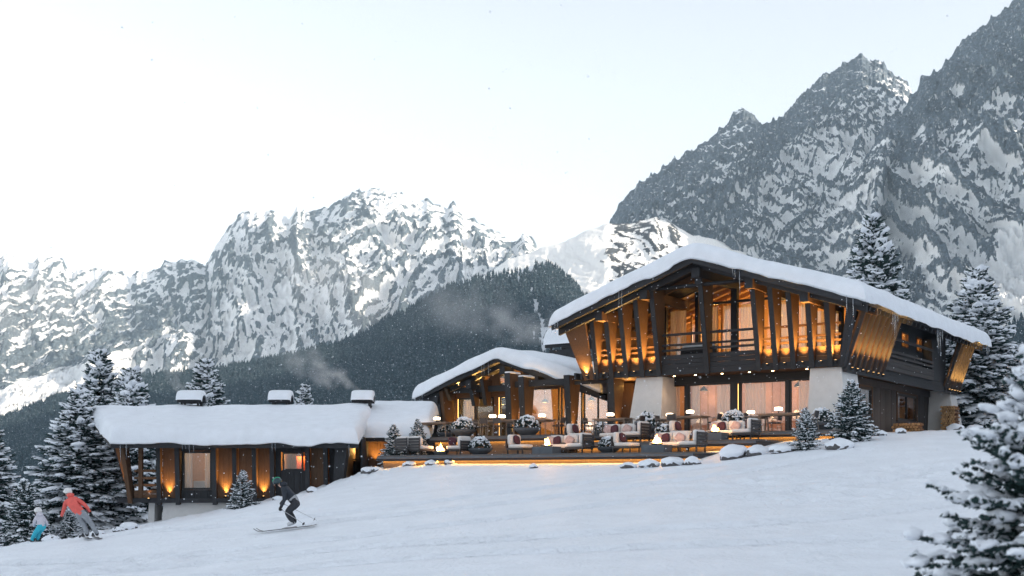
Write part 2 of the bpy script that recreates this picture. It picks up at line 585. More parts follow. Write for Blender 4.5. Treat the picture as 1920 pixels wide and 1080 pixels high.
# ------------------------------------------------------------------ mountains
def rock_snow_mat(name, rock=(0.10, 0.12, 0.135), snow=(0.86, 0.86, 0.87), scale=0.02, thr=0.5, soft=0.06, nmix=0.5, rot=(0.3, 0.5, 0.0), dust=0.0):
    m = bpy.data.materials.new(name)
    nt, p = nodes_of(m)
    tc = nt.nodes.new('ShaderNodeTexCoord')
    mp = nt.nodes.new('ShaderNodeMapping')
    mp.inputs['Rotation'].default_value = rot
    mp.inputs['Scale'].default_value = (1, 1, 2.6)
    nt.links.new(tc.outputs['Object'], mp.inputs['Vector'])
    n1 = nt.nodes.new('ShaderNodeTexNoise'); n1.inputs['Scale'].default_value = scale; n1.inputs['Detail'].default_value = 11; n1.inputs['Roughness'].default_value = 0.68
    nt.links.new(mp.outputs[0], n1.inputs['Vector'])
    at = nt.nodes.new('ShaderNodeAttribute'); at.attribute_name = 'snow'
    a = nt.nodes.new('ShaderNodeMath'); a.operation = 'SUBTRACT'; a.inputs[1].default_value = 0.5
    nt.links.new(n1.outputs['Fac'], a.inputs[0])
    b = nt.nodes.new('ShaderNodeMath'); b.operation = 'MULTIPLY_ADD'; b.inputs[1].default_value = nmix
    nt.links.new(a.outputs[0], b.inputs[0]); nt.links.new(at.outputs['Fac'], b.inputs[2])
    mr = nt.nodes.new('ShaderNodeMapRange'); mr.interpolation_type = 'SMOOTHSTEP'
    mr.inputs['From Min'].default_value = thr - soft; mr.inputs['From Max'].default_value = thr + soft
    nt.links.new(b.outputs[0], mr.inputs['Value'])
    n2 = nt.nodes.new('ShaderNodeTexNoise'); n2.inputs['Scale'].default_value = scale * 2.2; n2.inputs['Detail'].default_value = 9
    nt.links.new(mp.outputs[0], n2.inputs['Vector'])
    rr = nt.nodes.new('ShaderNodeValToRGB')
    rr.color_ramp.elements[0].position = 0.3; rr.color_ramp.elements[1].position = 0.72
    r = np.array(rock)
    rr.color_ramp.elements[0].color = (*(r * 0.40), 1); rr.color_ramp.elements[1].color = (*(r * 1.9), 1)
    nt.links.new(n2.outputs['Fac'], rr.inputs['Fac'])
    # thin dusting caught in cracks
    mp3 = nt.nodes.new('ShaderNodeMapping'); mp3.inputs['Rotation'].default_value = (rot[0], -rot[1] * 0.8, 0.4); mp3.inputs['Scale'].default_value = (2.4, 1.0, 0.9)
    nt.links.new(tc.outputs['Object'], mp3.inputs['Vector'])
    n3 = nt.nodes.new('ShaderNodeTexNoise'); n3.inputs['Scale'].default_value = scale * 1.5; n3.inputs['Detail'].default_value = 10; n3.inputs['Roughness'].default_value = 0.72
    nt.links.new(mp3.outputs[0], n3.inputs['Vector'])
    m3 = nt.nodes.new('ShaderNodeMapRange'); m3.inputs['From Min'].default_value = 0.55; m3.inputs['From Max'].default_value = 0.64; m3.inputs['To Max'].default_value = dust
    nt.links.new(n3.outputs['Fac'], m3.inputs['Value'])
    mm = nt.nodes.new('ShaderNodeMath'); mm.operation = 'MAXIMUM'
    nt.links.new(mr.outputs[0], mm.inputs[0]); nt.links.new(m3.outputs[0], mm.inputs[1])
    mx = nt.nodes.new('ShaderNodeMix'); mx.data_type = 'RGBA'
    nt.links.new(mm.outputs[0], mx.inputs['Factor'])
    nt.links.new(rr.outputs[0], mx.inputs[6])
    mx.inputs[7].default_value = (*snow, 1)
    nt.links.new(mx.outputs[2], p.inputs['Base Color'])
    p.inputs['Roughness'].default_value = 0.9
    p.inputs['Specular IOR Level'].default_value = 0.1
    bp = nt.nodes.new('ShaderNodeBump'); bp.inputs['Strength'].default_value = 0.8; bp.inputs['Distance'].default_value = 0.12 / scale
    nt.links.new(n1.outputs['Fac'], bp.inputs['Height'])
    nt.links.new(bp.outputs[0], p.inputs['Normal'])
    MATS[name] = m
    return m


def mountain(name, label, sky_line, Yt, Yb, pyb, ncol, nrow, amp, lam, seed, material, jag=2.0, lean=0.5, rib=0.5, bias=None, gexp=1.2):
    sky_line = np.array(sky_line, float)
    px = np.linspace(sky_line[0, 0], sky_line[-1, 0], ncol)
    pyt = np.interp(px, sky_line[:, 0], sky_line[:, 1])
    pyt = pyt - jag * (ridged(px / 22.0, 0.3, seed, 4, seed + 5) - 0.45) * 3.0
    pyt = pyt - jag * 0.9 * (ridged(px / 7.0, 1.3, seed, 3, seed + 6) - 0.45)
    back = 26
    s = np.concatenate([np.linspace(0, 1, nrow), 1 + np.linspace(0.01, 0.5, back)])
    sc = np.minimum(s, 1.0)
    Y = Yb + (Yt - Yb) * s[:, None] + 0 * px[None, :]
    Xd = (px - CX) / F_PX
    zt = (HY - pyt) / F_PX * Yt
    zb = (HY - (np.interp(px, *np.array(pyb, float).T) if hasattr(pyb, '__len__') else pyb)) / F_PX * Yb
    z = zb + (zt - zb) * (sc ** gexp)[:, None] - (np.maximum(s - 1, 0) * (Yt - Yb) * 0.9)[:, None]
    X = Xd[None, :] * Y
    wfade = np.clip((1 - s) * 5.0, 0.26, 1)[:, None] * np.clip(s * 6 + 0.2, 0, 1)[:, None]
    # ribs and gullies run down the face, leaning to one side; strata cross them as ledges
    wx = fbm(X / lam / 1.4, z / lam / 1.4, seed, 4, seed + 1) * 0.6
    wz = fbm(X / lam / 0.6, z / lam / 0.6, seed + 2.0, 4, seed + 8) * 0.35
    u = X / lam + lean * z / lam + wx
    big = ridged(u * 0.7, z / lam * 0.25 + 0.3 * wx, 0.5, 3, seed + 2) - 0.5
    mid = ridged(u * 2.1 + wz, z / lam * rib * 1.7 + wx, 1.5, 6, seed + 3, 0.66) - 0.45
    fine = ridged(X / lam * 7 - z / lam * 3.5 * np.sign(lean), z / lam * 5 + X / lam * 2.5, 2.5, 5, seed + 4, 0.7) - 0.45

    def ledge(t):
        fr = t - np.floor(t)
        return np.minimum(fr / 0.72, (1 - fr) / 0.28)
    tt = (z * 0.85 - np.sign(lean) * X * 0.5) / lam
    strat = (ledge(tt * 5.5 + 3.0 * wz + 1.2 * wx) - 0.5) + 0.5 * (ledge(tt * 13 + 6 * wz) - 0.5)
    d = amp * (0.95 * big + 0.78 * mid + 0.24 * fine + 0.09 * strat * (0.4 + np.clip(mid + 0.5, 0, 1))) * wfade
    Y2 = Y - d * 0.9
    z2 = z + d * 0.32 + amp * 0.05 * fine * np.clip(wfade, 0.35, 1)
    X2 = (X / Y) * Y2
    z2 = np.maximum(z2, -54.0 + 0.002 * np.abs(X2))
    P = np.stack([X2, Y2, z2], -1)
    du = np.gradient(P, axis=1); dv = np.gradient(P, axis=0)
    nrm = np.cross(du, dv)
    nrm /= np.linalg.norm(nrm, axis=-1, keepdims=True) + 1e-9
    nz = np.abs(nrm[..., 2])
    # snow lies where the face is less steep and in hollows
    def blur(q_, n_):
        for k in range(n_):
            for ax in (0, 1):
                q_ = 0.5 * q_ + 0.25 * (np.roll(q_, 1, ax) + np.roll(q_, -1, ax))
        return q_
    sm = blur(nz.copy(), 2)
    loc = sm - blur(sm.copy(), 60)
    snow = np.ones_like(nz)
    pat = fbm(X / lam / 0.62 + wx * 2, z / lam / 0.62 - X / lam, 7.0, 5, seed + 13, 0.6)   # fields and bare slabs
    val = 0.6 * loc / (loc[:nrow].std() + 1e-9) + 2.9 * pat + 0.3 * strat
    val = val - 0.7 * np.clip((s - 0.80) / 0.2, 0, 1)[:, None]
    q_ = d.copy(); done = 0
    for n_, w_ in ((3, 0.35), (12, 0.6), (45, 0.9)):                            # hollows fill, ribs stay bare
        q_ = blur(q_, n_ - done); done = n_
        h_ = q_ - d
        val = val + w_ * h_ / (h_[:nrow].std() + 1e-9)
    q = np.argsort(np.argsort(val[:nrow].ravel())) / float(val[:nrow].size)       # 0 barest .. 1 most snow
    snow[:nrow] = q.reshape(nrow, ncol)
    if bias is not None:
        snow = snow + bias(px[None, :] + 0 * s[:, None], (HY - z2 / Y2 * F_PX), fbm(X / lam, z / lam, 3.0, 4, seed + 9))
    nr = len(s)
    i = np.arange(nr * ncol).reshape(nr, ncol)
    f = np.stack([i[:-1, :-1], i[:-1, 1:], i[1:, 1:], i[1:, :-1]], -1).reshape(-1, 4)
    me = np_mesh(name, P.reshape(-1, 3), f, material)
    a = me.attributes.new('snow', 'FLOAT', 'POINT')
    a.data.foreach_set('value', snow.astype(np.float32).ravel())
    o = inst(name, me)
    tag(o, label, kind='structure')
    return o


ROCK_L = rock_snow_mat('far_rock_and_snow', (0.085, 0.11, 0.13), (0.88, 0.88, 0.88), 0.042, 0.36, 0.05, 0.60, (0.3, 0.6, 0), 0.3)
ROCK_R = rock_snow_mat('near_rock_and_snow', (0.068, 0.090, 0.112), (0.86, 0.87, 0.88), 0.05, 0.44, 0.05, 0.70, (0.2, -0.6, 0), 0.5)
ROCK_A = rock_snow_mat('alp_snow', (0.06, 0.065, 0.07), (0.90, 0.88, 0.85), 0.06, 0.10, 0.06, 1.1)

left_sky = [(-420, 470), (-250, 500), (-120, 440), (-40, 470), (0, 478), (15, 470), (45, 490), (62, 495), (72, 482), (95, 480), (115, 490), (135, 508), (200, 505), (245, 515), (275, 508), (300, 500), (308, 487), (340, 487), (362, 485), (385, 500), (400, 470),
            (430, 425), (455, 398), (480, 393), (520, 402), (543, 408), (557, 383), (572, 400), (620, 388), (650, 370), (700, 363), (740, 365), (772, 380), (800, 378), (838, 398), (850, 383), (868, 405), (900, 425), (940, 448), (962, 464), (985, 445), (1000, 455),
            (1008, 468), (1040, 480), (1150, 520), (1240, 540)]


def bias_left(px, py, n):
    # open snowfield at the foot of the range on the left
    return 0.9 * np.clip((py - (735 - (px / 140.0) * 62) + n * 40) / 14.0, 0, 1) * np.clip((260 - px) / 60, 0, 1) + 0.12 * np.clip((py - 470) / 60.0, 0, 1) * np.clip((px - 380) / 80, 0, 1) * np.clip((720 - px) / 80, 0, 1)


mountain('left_mountain_range', 'jagged snowy mountain range on the left behind the forest', left_sky, 4600, 2500, [(-420, 860), (0, 820), (600, 760), (1240, 700)], 760, 300, 330, 560, 3, ROCK_L, 3.0, 0.45, 0.55, bias_left)
right_sky = [(1050, 520), (1100, 450), (1140, 415), (1170, 370), (1210, 335), (1260, 302), (1310, 275), (1350, 245), (1378, 215), (1395, 207), (1415, 222), (1430, 238), (1455, 232), (1480, 205), (1520, 165), (1560, 130), (1590, 112), (1615, 98), (1650, 115), (1670, 130), (1700, 158),
             (1722, 190), (1750, 230), (1800, 280), (1860, 320)]


def bias_right(px, py, n):
    return 0.10 * np.clip((300 - py) / 200, -1, 1)


mountain('right_mountain', 'steep grey rock mountain with snow gullies behind the main chalet', right_sky, 3300, 2100, 800, 620, 380, 270, 420, 21, ROCK_R, 5.0, -0.5, 0.5, bias_right, 1.1)
right2_sky = [(1640, 260), (1690, 215), (1720, 180), (1728, 150), (1745, 138), (1760, 125), (1790, 95), (1820, 60), (1860, 32), (1890, 15), (1920, -12), (2000, -60), (2100, -90), (2250, -60), (2400, -20)]


def bias_right2(px, py, n):
    field = np.clip((px - (1835 + np.maximum(py - 370, 0) * 0.1 - np.maximum(py - 520, 0) * 1.0) + n * 130) / 22.0, 0, 1) * np.clip((py - 360 - (px - 1830) * 0.55 + n * 110) / 22.0, 0, 1)
    return 1.1 * field - 0.16 * np.clip((460 - py) / 200, 0, 1)


mountain('far_right_mountain', 'tall grey rock wall with a snowfield at the right edge', right2_sky, 2900, 1900, 800, 420, 420, 240, 400, 33, ROCK_R, 5.0, 0.5, 0.5, bias_right2, 1.05)

alp_sky = [(820, 560), (880, 527), (920, 508), (950, 486), (1000, 470), (1060, 452), (1100, 432), (1140, 416), (1160, 420), (1185, 417), (1230, 405), (1262, 420), (1300, 440), (1345, 452), (1380, 464), (1420, 480), (1460, 492), (1520, 520), (1600, 560)]


def bias_alp(px, py, n):
    scrub = np.clip((n - 0.10) * 9, 0, 1) * np.clip((px - 1100) / 60, 0, 1) * np.clip((1330 - px) / 60, 0, 1)
    return 0.75 - 1.2 * scrub


mountain('snow_ridge', 'rounded sunlit snow ridge between the two mountains', alp_sky, 2700, 1700, 680, 300, 130, 60, 380, 44, ROCK_A, 1.0, 0.8, 0.4, bias_alp, 1.0)

# added unseen ridge on the right, keeps the low sun off chalets and hill
def build_shade_ridge():
    xs = np.arange(60, 2100, 30.0); ys = np.arange(-1300, 1700, 30.0)
    X, Y = np.meshgrid(xs, ys)
    crest = np.array([(-1300, -60, 260), (-700, 120, 270), (-300, 290, 270), (0, 520, 370), (400, 830, 560), (900, 1130, 800), (1250, 1330, 780), (1480, 1450, 520), (1700, 1560, 160)], float)
    cx = np.interp(Y, crest[:, 0], crest[:, 1]); ch_ = np.interp(Y, crest[:, 0], crest[:, 2])
    wl = np.interp(Y, [-1300, 0, 1700], [190, 300, 520])
    d = np.where(X < cx, (cx - X) / wl, (X - cx) / 700.0)
    Z = -50 + (ch_ + 50) * np.clip(1 - d, 0, 1) ** 1.15
    Z = np.where(d >= 1, -56.0, Z + 0.10 * ch_ * fbm(X / 160, Y / 160, 0, 5, 91) * np.clip((1 - d) * 3, 0, 1))
    snow = np.clip(0.75 + 0.5 * fbm(X / 90, Y / 90, 0, 4, 93), 0, 1)
    n0, n1 = X.shape
    i = np.arange(n0 * n1).reshape(n0, n1)
    f = np.stack([i[:-1, :-1], i[:-1, 1:], i[1:, 1:], i[1:, :-1]], -1).reshape(-1, 4)
    me = np_mesh('added_shade_ridge', np.stack([X, Y, Z], -1).reshape(-1, 3), f, ROCK_R)
    me.attributes.new('snow', 'FLOAT', 'POINT').data.foreach_set('value', snow.astype(np.float32).ravel())
    tag(inst('added_shade_ridge', me), 'unseen snowy ridge added on the right to block the sun', kind='structure')


build_shade_ridge()

# ------------------------------------------------------------------ wooded hillsides
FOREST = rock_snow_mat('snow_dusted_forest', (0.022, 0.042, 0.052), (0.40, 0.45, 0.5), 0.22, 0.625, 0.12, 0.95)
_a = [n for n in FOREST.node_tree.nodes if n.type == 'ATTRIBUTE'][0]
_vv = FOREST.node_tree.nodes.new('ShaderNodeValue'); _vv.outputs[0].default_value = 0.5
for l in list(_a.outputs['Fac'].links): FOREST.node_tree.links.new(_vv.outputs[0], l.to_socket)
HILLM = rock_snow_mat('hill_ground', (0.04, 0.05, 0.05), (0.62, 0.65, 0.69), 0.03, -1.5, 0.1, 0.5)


def hill(name, label, skyl, Yb, Yt, pyb, ncol, nrow, seed):
    skyl = np.array(skyl, float)
    px = np.linspace(skyl[0, 0], skyl[-1, 0], ncol)
    pyt = np.interp(px, skyl[:, 0], skyl[:, 1])
    s = np.concatenate([np.linspace(0, 1, nrow), [1.08, 1.3]])
    Y = Yb * (Yt / Yb) ** s[:, None] + 0 * px[None, :]
    py = pyb + (pyt[None, :] - pyb) * np.minimum(s, 1)[:, None] ** 0.9
    z = (HY - py) / F_PX * Y - np.maximum(s - 1, 0)[:, None] * 900
    z = z + 7 * fbm(px[None, :] / 60, s[:, None] * 7, 0, 4, seed) * np.clip((1 - s) * 4, 0, 1)[:, None]
    X = (px - CX)[None, :] / F_PX * Y
    P = np.stack([X, Y, z], -1)
    nr = len(s)
    i = np.arange(nr * ncol).reshape(nr, ncol)
    f = np.stack([i[:-1, :-1], i[:-1, 1:], i[1:, 1:], i[1:, :-1]], -1).reshape(-1, 4)
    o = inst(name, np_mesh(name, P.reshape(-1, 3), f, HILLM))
    tag(o, label, kind='structure')
    return P, nrow


def cones(name, label, pos, h, rad, material, sides=5):
    """many far conifers in one mesh: two stacked skirts each"""
    n = len(pos)
    ang = RNG.uniform(0, 2 * PI, n)
    k = np.arange(sides) * 2 * PI / sides
    rings = []
    for (zf, rf) in ((0.08, 1.0), (0.55, 0.62)):
        c = np.cos(ang[:, None] + k) * rad[:, None] * rf * RNG.uniform(0.75, 1.2, (n, sides))
        sn = np.sin(ang[:, None] + k) * rad[:, None] * rf * RNG.uniform(0.75, 1.2, (n, sides))
        zz = np.repeat((h * zf)[:, None], sides, 1)
        rings.append(np.stack([c, sn, zz], -1))
    apex = [np.stack([0 * h, 0 * h, h * 0.68], -1), np.stack([RNG.normal(0, 0.03, n) * h, RNG.normal(0, 0.03, n) * h, h], -1)]
    V = np.concatenate([rings[0], apex[0][:, None], rings[1], apex[1][:, None]], 1) + pos[:, None, :]
    m = 2 * sides + 2
    tri = []
    for b in (0, sides + 1):
        for j in range(sides):
            tri.append((b + j, b + (j + 1) % sides, b + sides))
    T = np.array(tri)[None] + (np.arange(n) * m)[:, None, None]
    o = inst(name, np_mesh(name, V.reshape(-1, 3), T.reshape(-1, 3), material, smooth=False))
    tag(o, label, 'forest', kind='stuff')
    return o


def scatter(P, nrow, n, mask):
    """random points on the hill grid, about even in area"""
    ncol = P.shape[1]
    Yrow = P[:nrow, 0, 1]
    w = Yrow ** 2.0
    cdf = np.cumsum(w); cdf /= cdf[-1]
    r = np.interp(RNG.uniform(0, 1, n), cdf, np.arange(nrow))
    c = RNG.uniform(0, ncol - 1.001, n)
    r = np.clip(r, 0, nrow - 1.001)
    i, j = r.astype(int), c.astype(int)
    a, b = (r - i)[:, None], (c - j)[:, None]
    p = (P[i, j] * (1 - a) + P[i + 1, j] * a) * (1 - b) + (P[i, j + 1] * (1 - a) + P[i + 1, j + 1] * a) * b
    px = CX + p[:, 0] / p[:, 1] * F_PX
    py = HY - p[:, 2] / p[:, 1] * F_PX
    keep = mask(px, py, p)
    return p[keep]


hill_sky = [(-500, 900), (-200, 850), (0, 792), (60, 770), (110, 748), (170, 735), (240, 715), (300, 708), (400, 700), (500, 680), (560, 668), (640, 648), (690, 626), (730, 602), (780, 578), (840, 545), (880, 528), (920, 522), (960, 512), (1000, 497), (1030, 500), (1060, 520), (1090, 550), (1130, 590), (1180, 640), (1260, 690), (1400, 740)]
HP, hn = hill('wooded_hill', 'dark wooded hillside rising behind the chalets', hill_sky, 620, 2100, 1010, 260, 90, 51)


def m_forest(px, py, p):
    n = fbm(p[:, 0] / 130, p[:, 1] / 130, 0, 3, 61)
    top = np.clip((1015 - px + 40 * n) / 25.0, 0, 1) * np.clip((px - 850 + 40 * n) / 25.0, 0, 1)
    dens = np.clip((py - 512) / 55.0 + n * 1.1, 0.04, 1)                 # thinning at the top, snow shows between the trees
    bare = top * (1 - dens)
    strip = np.clip(1.2 - np.hypot((px - 1030 + 22 * n) / 30.0, (py - 640) / 38.0), 0, 1) * 1.6 * (n > -0.25)
    streak = (np.abs((px - 1010) - (py - 560) * 0.10 + n * 26) < 5) & (py > 540) & (py < 640)
    return (RNG.uniform(0, 1, len(px)) > np.clip(bare + strip, 0, 0.97)) & ~streak


fp = scatter(HP, hn, 56000, m_forest)
hh = RNG.uniform(8, 19, len(fp))
cones('forest', 'dense dark conifer forest covering the hillside behind the chalets', fp - np.array([0, 0, 1.0]), hh, hh * RNG.uniform(0.17, 0.25, len(fp)), FOREST)

HP2, hn2 = hill('wooded_foot', 'wooded foot of the right mountain', [(1640, 800), (1800, 700), (1860, 640), (1890, 610), (1920, 598), (2000, 560), (2200, 520)], 500, 1500, 960, 90, 60, 71)
fp2 = scatter(HP2, hn2, 7000, lambda px, py, p: fbm(p[:, 0] / 60, p[:, 1] / 60, 0, 3, 81) < 0.25)
hh2 = RNG.uniform(8, 15, len(fp2))
cones('forest', 'conifer forest on the slope at the far right edge', fp2 - np.array([0, 0, 1.0]), hh2, hh2 * 0.2, FOREST)

# single trees that stand on the bare top of the wooded hill
# wide valley floor under everything, out to the horizon
vm = MB().add([(-4100, -1500, -60), (4100, -1500, -60), (4100, 6100, -60), (-4100, 6100, -60)], [(0, 1, 2, 3)])
vo = vm.build('valley_floor', snow_mat('valley_snow', (0.5, 0.53, 0.57), 0.02, 0.2, 0.2, 0.2, 1.0))
tag(vo, 'flat valley floor far below', kind='structure')

# ------------------------------------------------------------------ haze
HAZE = 0.00006
hm = bpy.data.materials.new('haze_air')
hm.use_nodes = True
hm.node_tree.nodes.clear()
_o = hm.node_tree.nodes.new('ShaderNodeOutputMaterial')
_v = hm.node_tree.nodes.new('ShaderNodeVolumePrincipled')
_v.inputs['Color'].default_value = (0.70, 0.87, 1.0, 1)
_v.inputs['Density'].default_value = HAZE
hm.node_tree.links.new(_v.outputs[0], _o.inputs['Volume'])
ho = MB().box(-4200, 4200, -1600, 6200, -62, 1700).build('haze', hm)
tag(ho, 'thin pale winter haze between the chalets and the mountains', kind='stuff')
# ------------------------------------------------------------------ building helpers
def FRONT(yp):
    return lambda a, d, z: (a, yp + d, z)


def RIGHT(xp):
    return lambda a, d, z: (xp - d, a, z)


def LEFTF(xp):
    return lambda a, d, z: (xp + d, a, z)


def board(name, m, parent, x0, x1, y0, y1, z0, z1, T=None, bevel=0.0):
    return MB(T).box(x0, x1, y0, y1, z0, z1).build(name, m, parent, bevel=bevel)


def window(parent, a0, a1, z0, z1, T, mull=(), fw=0.07, fmat=BLACK, g=None, depth=0.10, trans=()):
    """frame with bars; every pane a sub-part"""
    f = MB(T)
    f.box(a0, a1, 0, depth, z0, z0 + fw); f.box(a0, a1, 0, depth, z1 - fw, z1)
    f.box(a0, a0 + fw, 0, depth, z0 + fw, z1 - fw); f.box(a1 - fw, a1, 0, depth, z0 + fw, z1 - fw)
    ed = [a0 + fw / 2] + list(mull) + [a1 - fw / 2]
    for q in mull: f.box(q - fw / 2, q + fw / 2, 0, depth, z0 + fw, z1 - fw)
    o = f.build('window', fmat, parent)
    zs = [z0 + fw / 2] + list(trans) + [z1 - fw / 2]
    for i in range(len(ed) - 1):
        MB(T).box(ed[i] + fw / 2, ed[i + 1] - fw / 2, depth * 0.45, depth * 0.45 + 0.012, z0 + fw, z1 - fw).build('pane', g or GLASS, o)
    return o


def curtain(parent, a0, a1, z0, z1, T, d, m=None, fold=0.16, amp=0.045):
    n = max(6, int((a1 - a0) / fold * 6))
    vs = []; fs = []
    for i in range(n + 1):
        a = a0 + (a1 - a0) * i / n
        k = d + amp * math.sin((a - a0) / fold * 2 * PI) + 0.012 * math.sin(a * 23)
        vs += [(a, k, z0), (a, k * 1.0, z1)]
    for i in range(n): fs.append((2 * i, 2 * i + 2, 2 * i + 3, 2 * i + 1))
    return MB(T).add(vs, fs).build('curtain', m or CURT, parent, smooth=True)


def room(parent, x0, x1, y0, y1, z0, z1, wall=LIGHTW, ceil=LIGHTW, floor=BROWNH, T=None):
    t = 0.12
    board('back_wall', wall, parent, x0, x1, y1, y1 + t, z0, z1, T)
    board('partition_wall', wall, parent, x0 - t, x0, y0, y1, z0, z1, T)
    board('partition_wall', wall, parent, x1, x1 + t, y0, y1, z0, z1, T)
    board('floor', floor, parent, x0, x1, y0, y1, z0 - t, z0, T)
    board('ceiling', ceil, parent, x0, x1, y0, y1, z1, z1 + t, T)


def snow_slab(parent, name, x0, x1, y0, y1, deck, T=0.55, nx=70, ny=70, seed=1, wob=0.06, Rr=0.38, droop=0.10, lump=0.05, m=None):
    """rounded blanket of snow lying on a roof; x0 and x1 may be functions of y"""
    def dist(n, k=2.2):
        t = np.linspace(-1, 1, n)
        return 0.5 + 0.5 * np.sign(t) * (1 - (1 - np.abs(t)) ** k)
    A, B = np.meshgrid(dist(nx), dist(ny))
    fx0 = x0 if callable(x0) else (lambda y: x0 + 0 * y)
    fx1 = x1 if callable(x1) else (lambda y: x1 + 0 * y)
    Y = y0 + (y1 - y0) * B
    X0, X1 = fx0(Y), fx1(Y)
    X0 = X0 + wob * fbm(Y / 1.7, 0.3, 0, 3, seed); X1 = X1 + wob * fbm(Y / 1.7, 4.3, 0, 3, seed + 1)
    X = X0 + (X1 - X0) * A
    Y = Y + wob * (fbm(X / 1.7, 2.0, 0, 3, seed + 2) * np.clip(1 - B * 4, 0, 1) - fbm(X / 1.7, 7.0, 0, 3, seed + 3) * np.clip(B * 4 - 3, 0, 1))
    d = np.minimum(np.minimum(A * (X1 - X0), (1 - A) * (X1 - X0)), np.minimum(B, 1 - B) * (y1 - y0))
    t = np.clip(d / Rr, 0, 1)
    e = (1 - (1 - t) ** 2.6) ** (1 / 2.6)
    dk = deck(X, Y)
    edge = np.clip(1 - d / 0.22, 0, 1)
    top = dk + T * e * (1 + 0.17 * fbm(X / 3.0, Y / 3.0, 0, 3, seed + 4)) + lump * fbm(X / 1.1, Y / 1.1, 0, 3, seed + 5) * t - droop * edge
    dr = droop * np.clip(1 + 1.2 * fbm(X / 1.3, Y / 1.3, 0, 3, seed + 8), 0.1, 2.2)
    top = top + (droop - dr) * edge
    bot = dk + 0.006 - dr * edge * 1.02
    i = np.arange(nx * ny).reshape(ny, nx)
    f1 = np.stack([i[:-1, :-1], i[:-1, 1:], i[1:, 1:], i[1:, :-1]], -1).reshape(-1, 4)
    f2 = f1[:, ::-1] + nx * ny
    ring = np.concatenate([i[0, :], i[1:, -1], i[-1, -2::-1], i[-2:0:-1, 0]])
    r2 = np.roll(ring, -1)
    f3 = np.stack([r2, ring, ring + nx * ny, r2 + nx * ny], -1)
    v = np.concatenate([np.stack([X, Y, top], -1).reshape(-1, 3), np.stack([X, Y, bot], -1).reshape(-1, 3)])
    return inst(name, np_mesh(name, v, np.concatenate([f1, f2, f3]), m or SNOW), parent)


def icicle(parent, x, y, z, L, r=0.03):
    return MB().tube([(x, y, z), (x, y, z - L * 0.35), (x + 0.008, y, z - L * 0.7), (x, y, z - L)], [r, r * 0.75, r * 0.42, 0.003], 6).build('icicle', ICE, parent, smooth=True)


def uplight(parent, loc, power=60, tilt=(0, 0, 0), spot=85, col=WARM):
    o = MB().lathe([(0.05, 0), (0.06, 0.02), (0.06, 0.09), (0.045, 0.10)], loc, 10).build('uplight', BLACK, parent)
    MB().lathe([(0.04, 0), (0.04, 0.006)], (loc[0], loc[1], loc[2] + 0.101), 10).build('lens', UPE, o)
    lamp('lamp', o, (loc[0], loc[1], loc[2] + 0.13), 'SPOT', power, col, 0.04, (PI + tilt[0], tilt[1], 0), spot, 0.9)
    return o


def downlight(parent, loc, power=14, spot=110):
    o = MB().lathe([(0.075, 0), (0.075, 0.03)], loc, 12).build('downlight', BLACK, parent)
    MB().lathe([(0.03, 0), (0.055, 0.012)], (loc[0], loc[1], loc[2] - 0.013), 10).build('bulb', BULBE, o)
    lamp('lamp', o, (loc[0], loc[1], loc[2] - 0.04), 'SPOT', power, WARM2, 0.04, (0, 0, 0), spot, 0.7)
    return o


# ------------------------------------------------------------------ main chalet
ZG, ZS, ZF = 1.78, 4.68, 4.95          # ground floor, underside of the upper storey, upper floor
XC, SL, ZA = -6.3, 0.335, 9.80         # ridge position, roof slope, ridge height
main = thing('main_chalet', 'large two storey timber chalet with lit slanted fins and white corner pillars', 'chalet', (OX, OY, 0), -TH)


def zroof(x):
    return ZA - SL * abs(x - XC)


XL, XR, YF, YK = -13.75, 1.35, -1.5, 19.8
prof = [(XL, YF, zroof(XL)), (XC, YF, ZA), (XR, YF, zroof(XR)), (XR, YF, zroof(XR) - 0.2), (XC, YF, ZA - 0.21), (XL, YF, zroof(XL) - 0.2)]
roof = MB().prism(prof, (0, YK - YF, 0)).build('roof', CHAR, main)
snow_slab(roof, 'snow_cover', XL - 0.18, XR + 0.18, YF - 0.16, YK + 0.2, lambda X, Y: ZA + 0.02 - SL * np.sqrt((X - XC) ** 2 + 0.16), 0.64, 120, 90, 3, 0.10, 0.42, 0.13, 0.05)
for sx in (-1, 1):                      # barge boards on the gable
    xe = XL if sx < 0 else XR
    MB().hexa([(XC, YF - 0.06, ZA - 0.36), (xe, YF - 0.06, zroof(xe) - 0.34), (xe, YF - 0.004, zroof(xe) - 0.34), (XC, YF - 0.004, ZA - 0.36)],
              [(XC, YF - 0.06, ZA + 0.01), (xe, YF - 0.06, zroof(xe) + 0.01), (xe, YF - 0.004, zroof(xe) + 0.01), (XC, YF - 0.004, ZA + 0.01)]).build('barge_board', CHARH, roof)
    for (yy, dz) in ((-0.95, 0.22), (0.42, 0.22)):    # rafters carried by the fins
        MB().hexa([(XC, yy, ZA - dz - 0.30), (xe, yy, zroof(xe) - dz - 0.30), (xe, yy + 0.18, zroof(xe) - dz - 0.30), (XC, yy + 0.18, ZA - dz - 0.30)],
                  [(XC, yy, ZA - dz), (xe, yy, zroof(xe) - dz), (xe, yy + 0.18, zroof(xe) - dz), (XC, yy + 0.18, ZA - dz)]).build('rafter', CHARH if yy < 0 else BROWNH, roof)
for (px_, zt_) in ((XC, 9.28), (-8.95, 8.52), (-11.35, 7.72), (-3.75, 8.56), (-1.25, 7.76)):   # purlin heads
    MB().box(px_ - 0.18, px_ + 0.18, -1.15, 3.2, zt_ - 0.42, zt_).build('purlin', CHAR if px_ == XC else BROWN, roof)
board('purlin_cap', CHAR, roof, XC - 0.2, XC + 0.2, -1.2, -1.152, 8.84, 9.29)
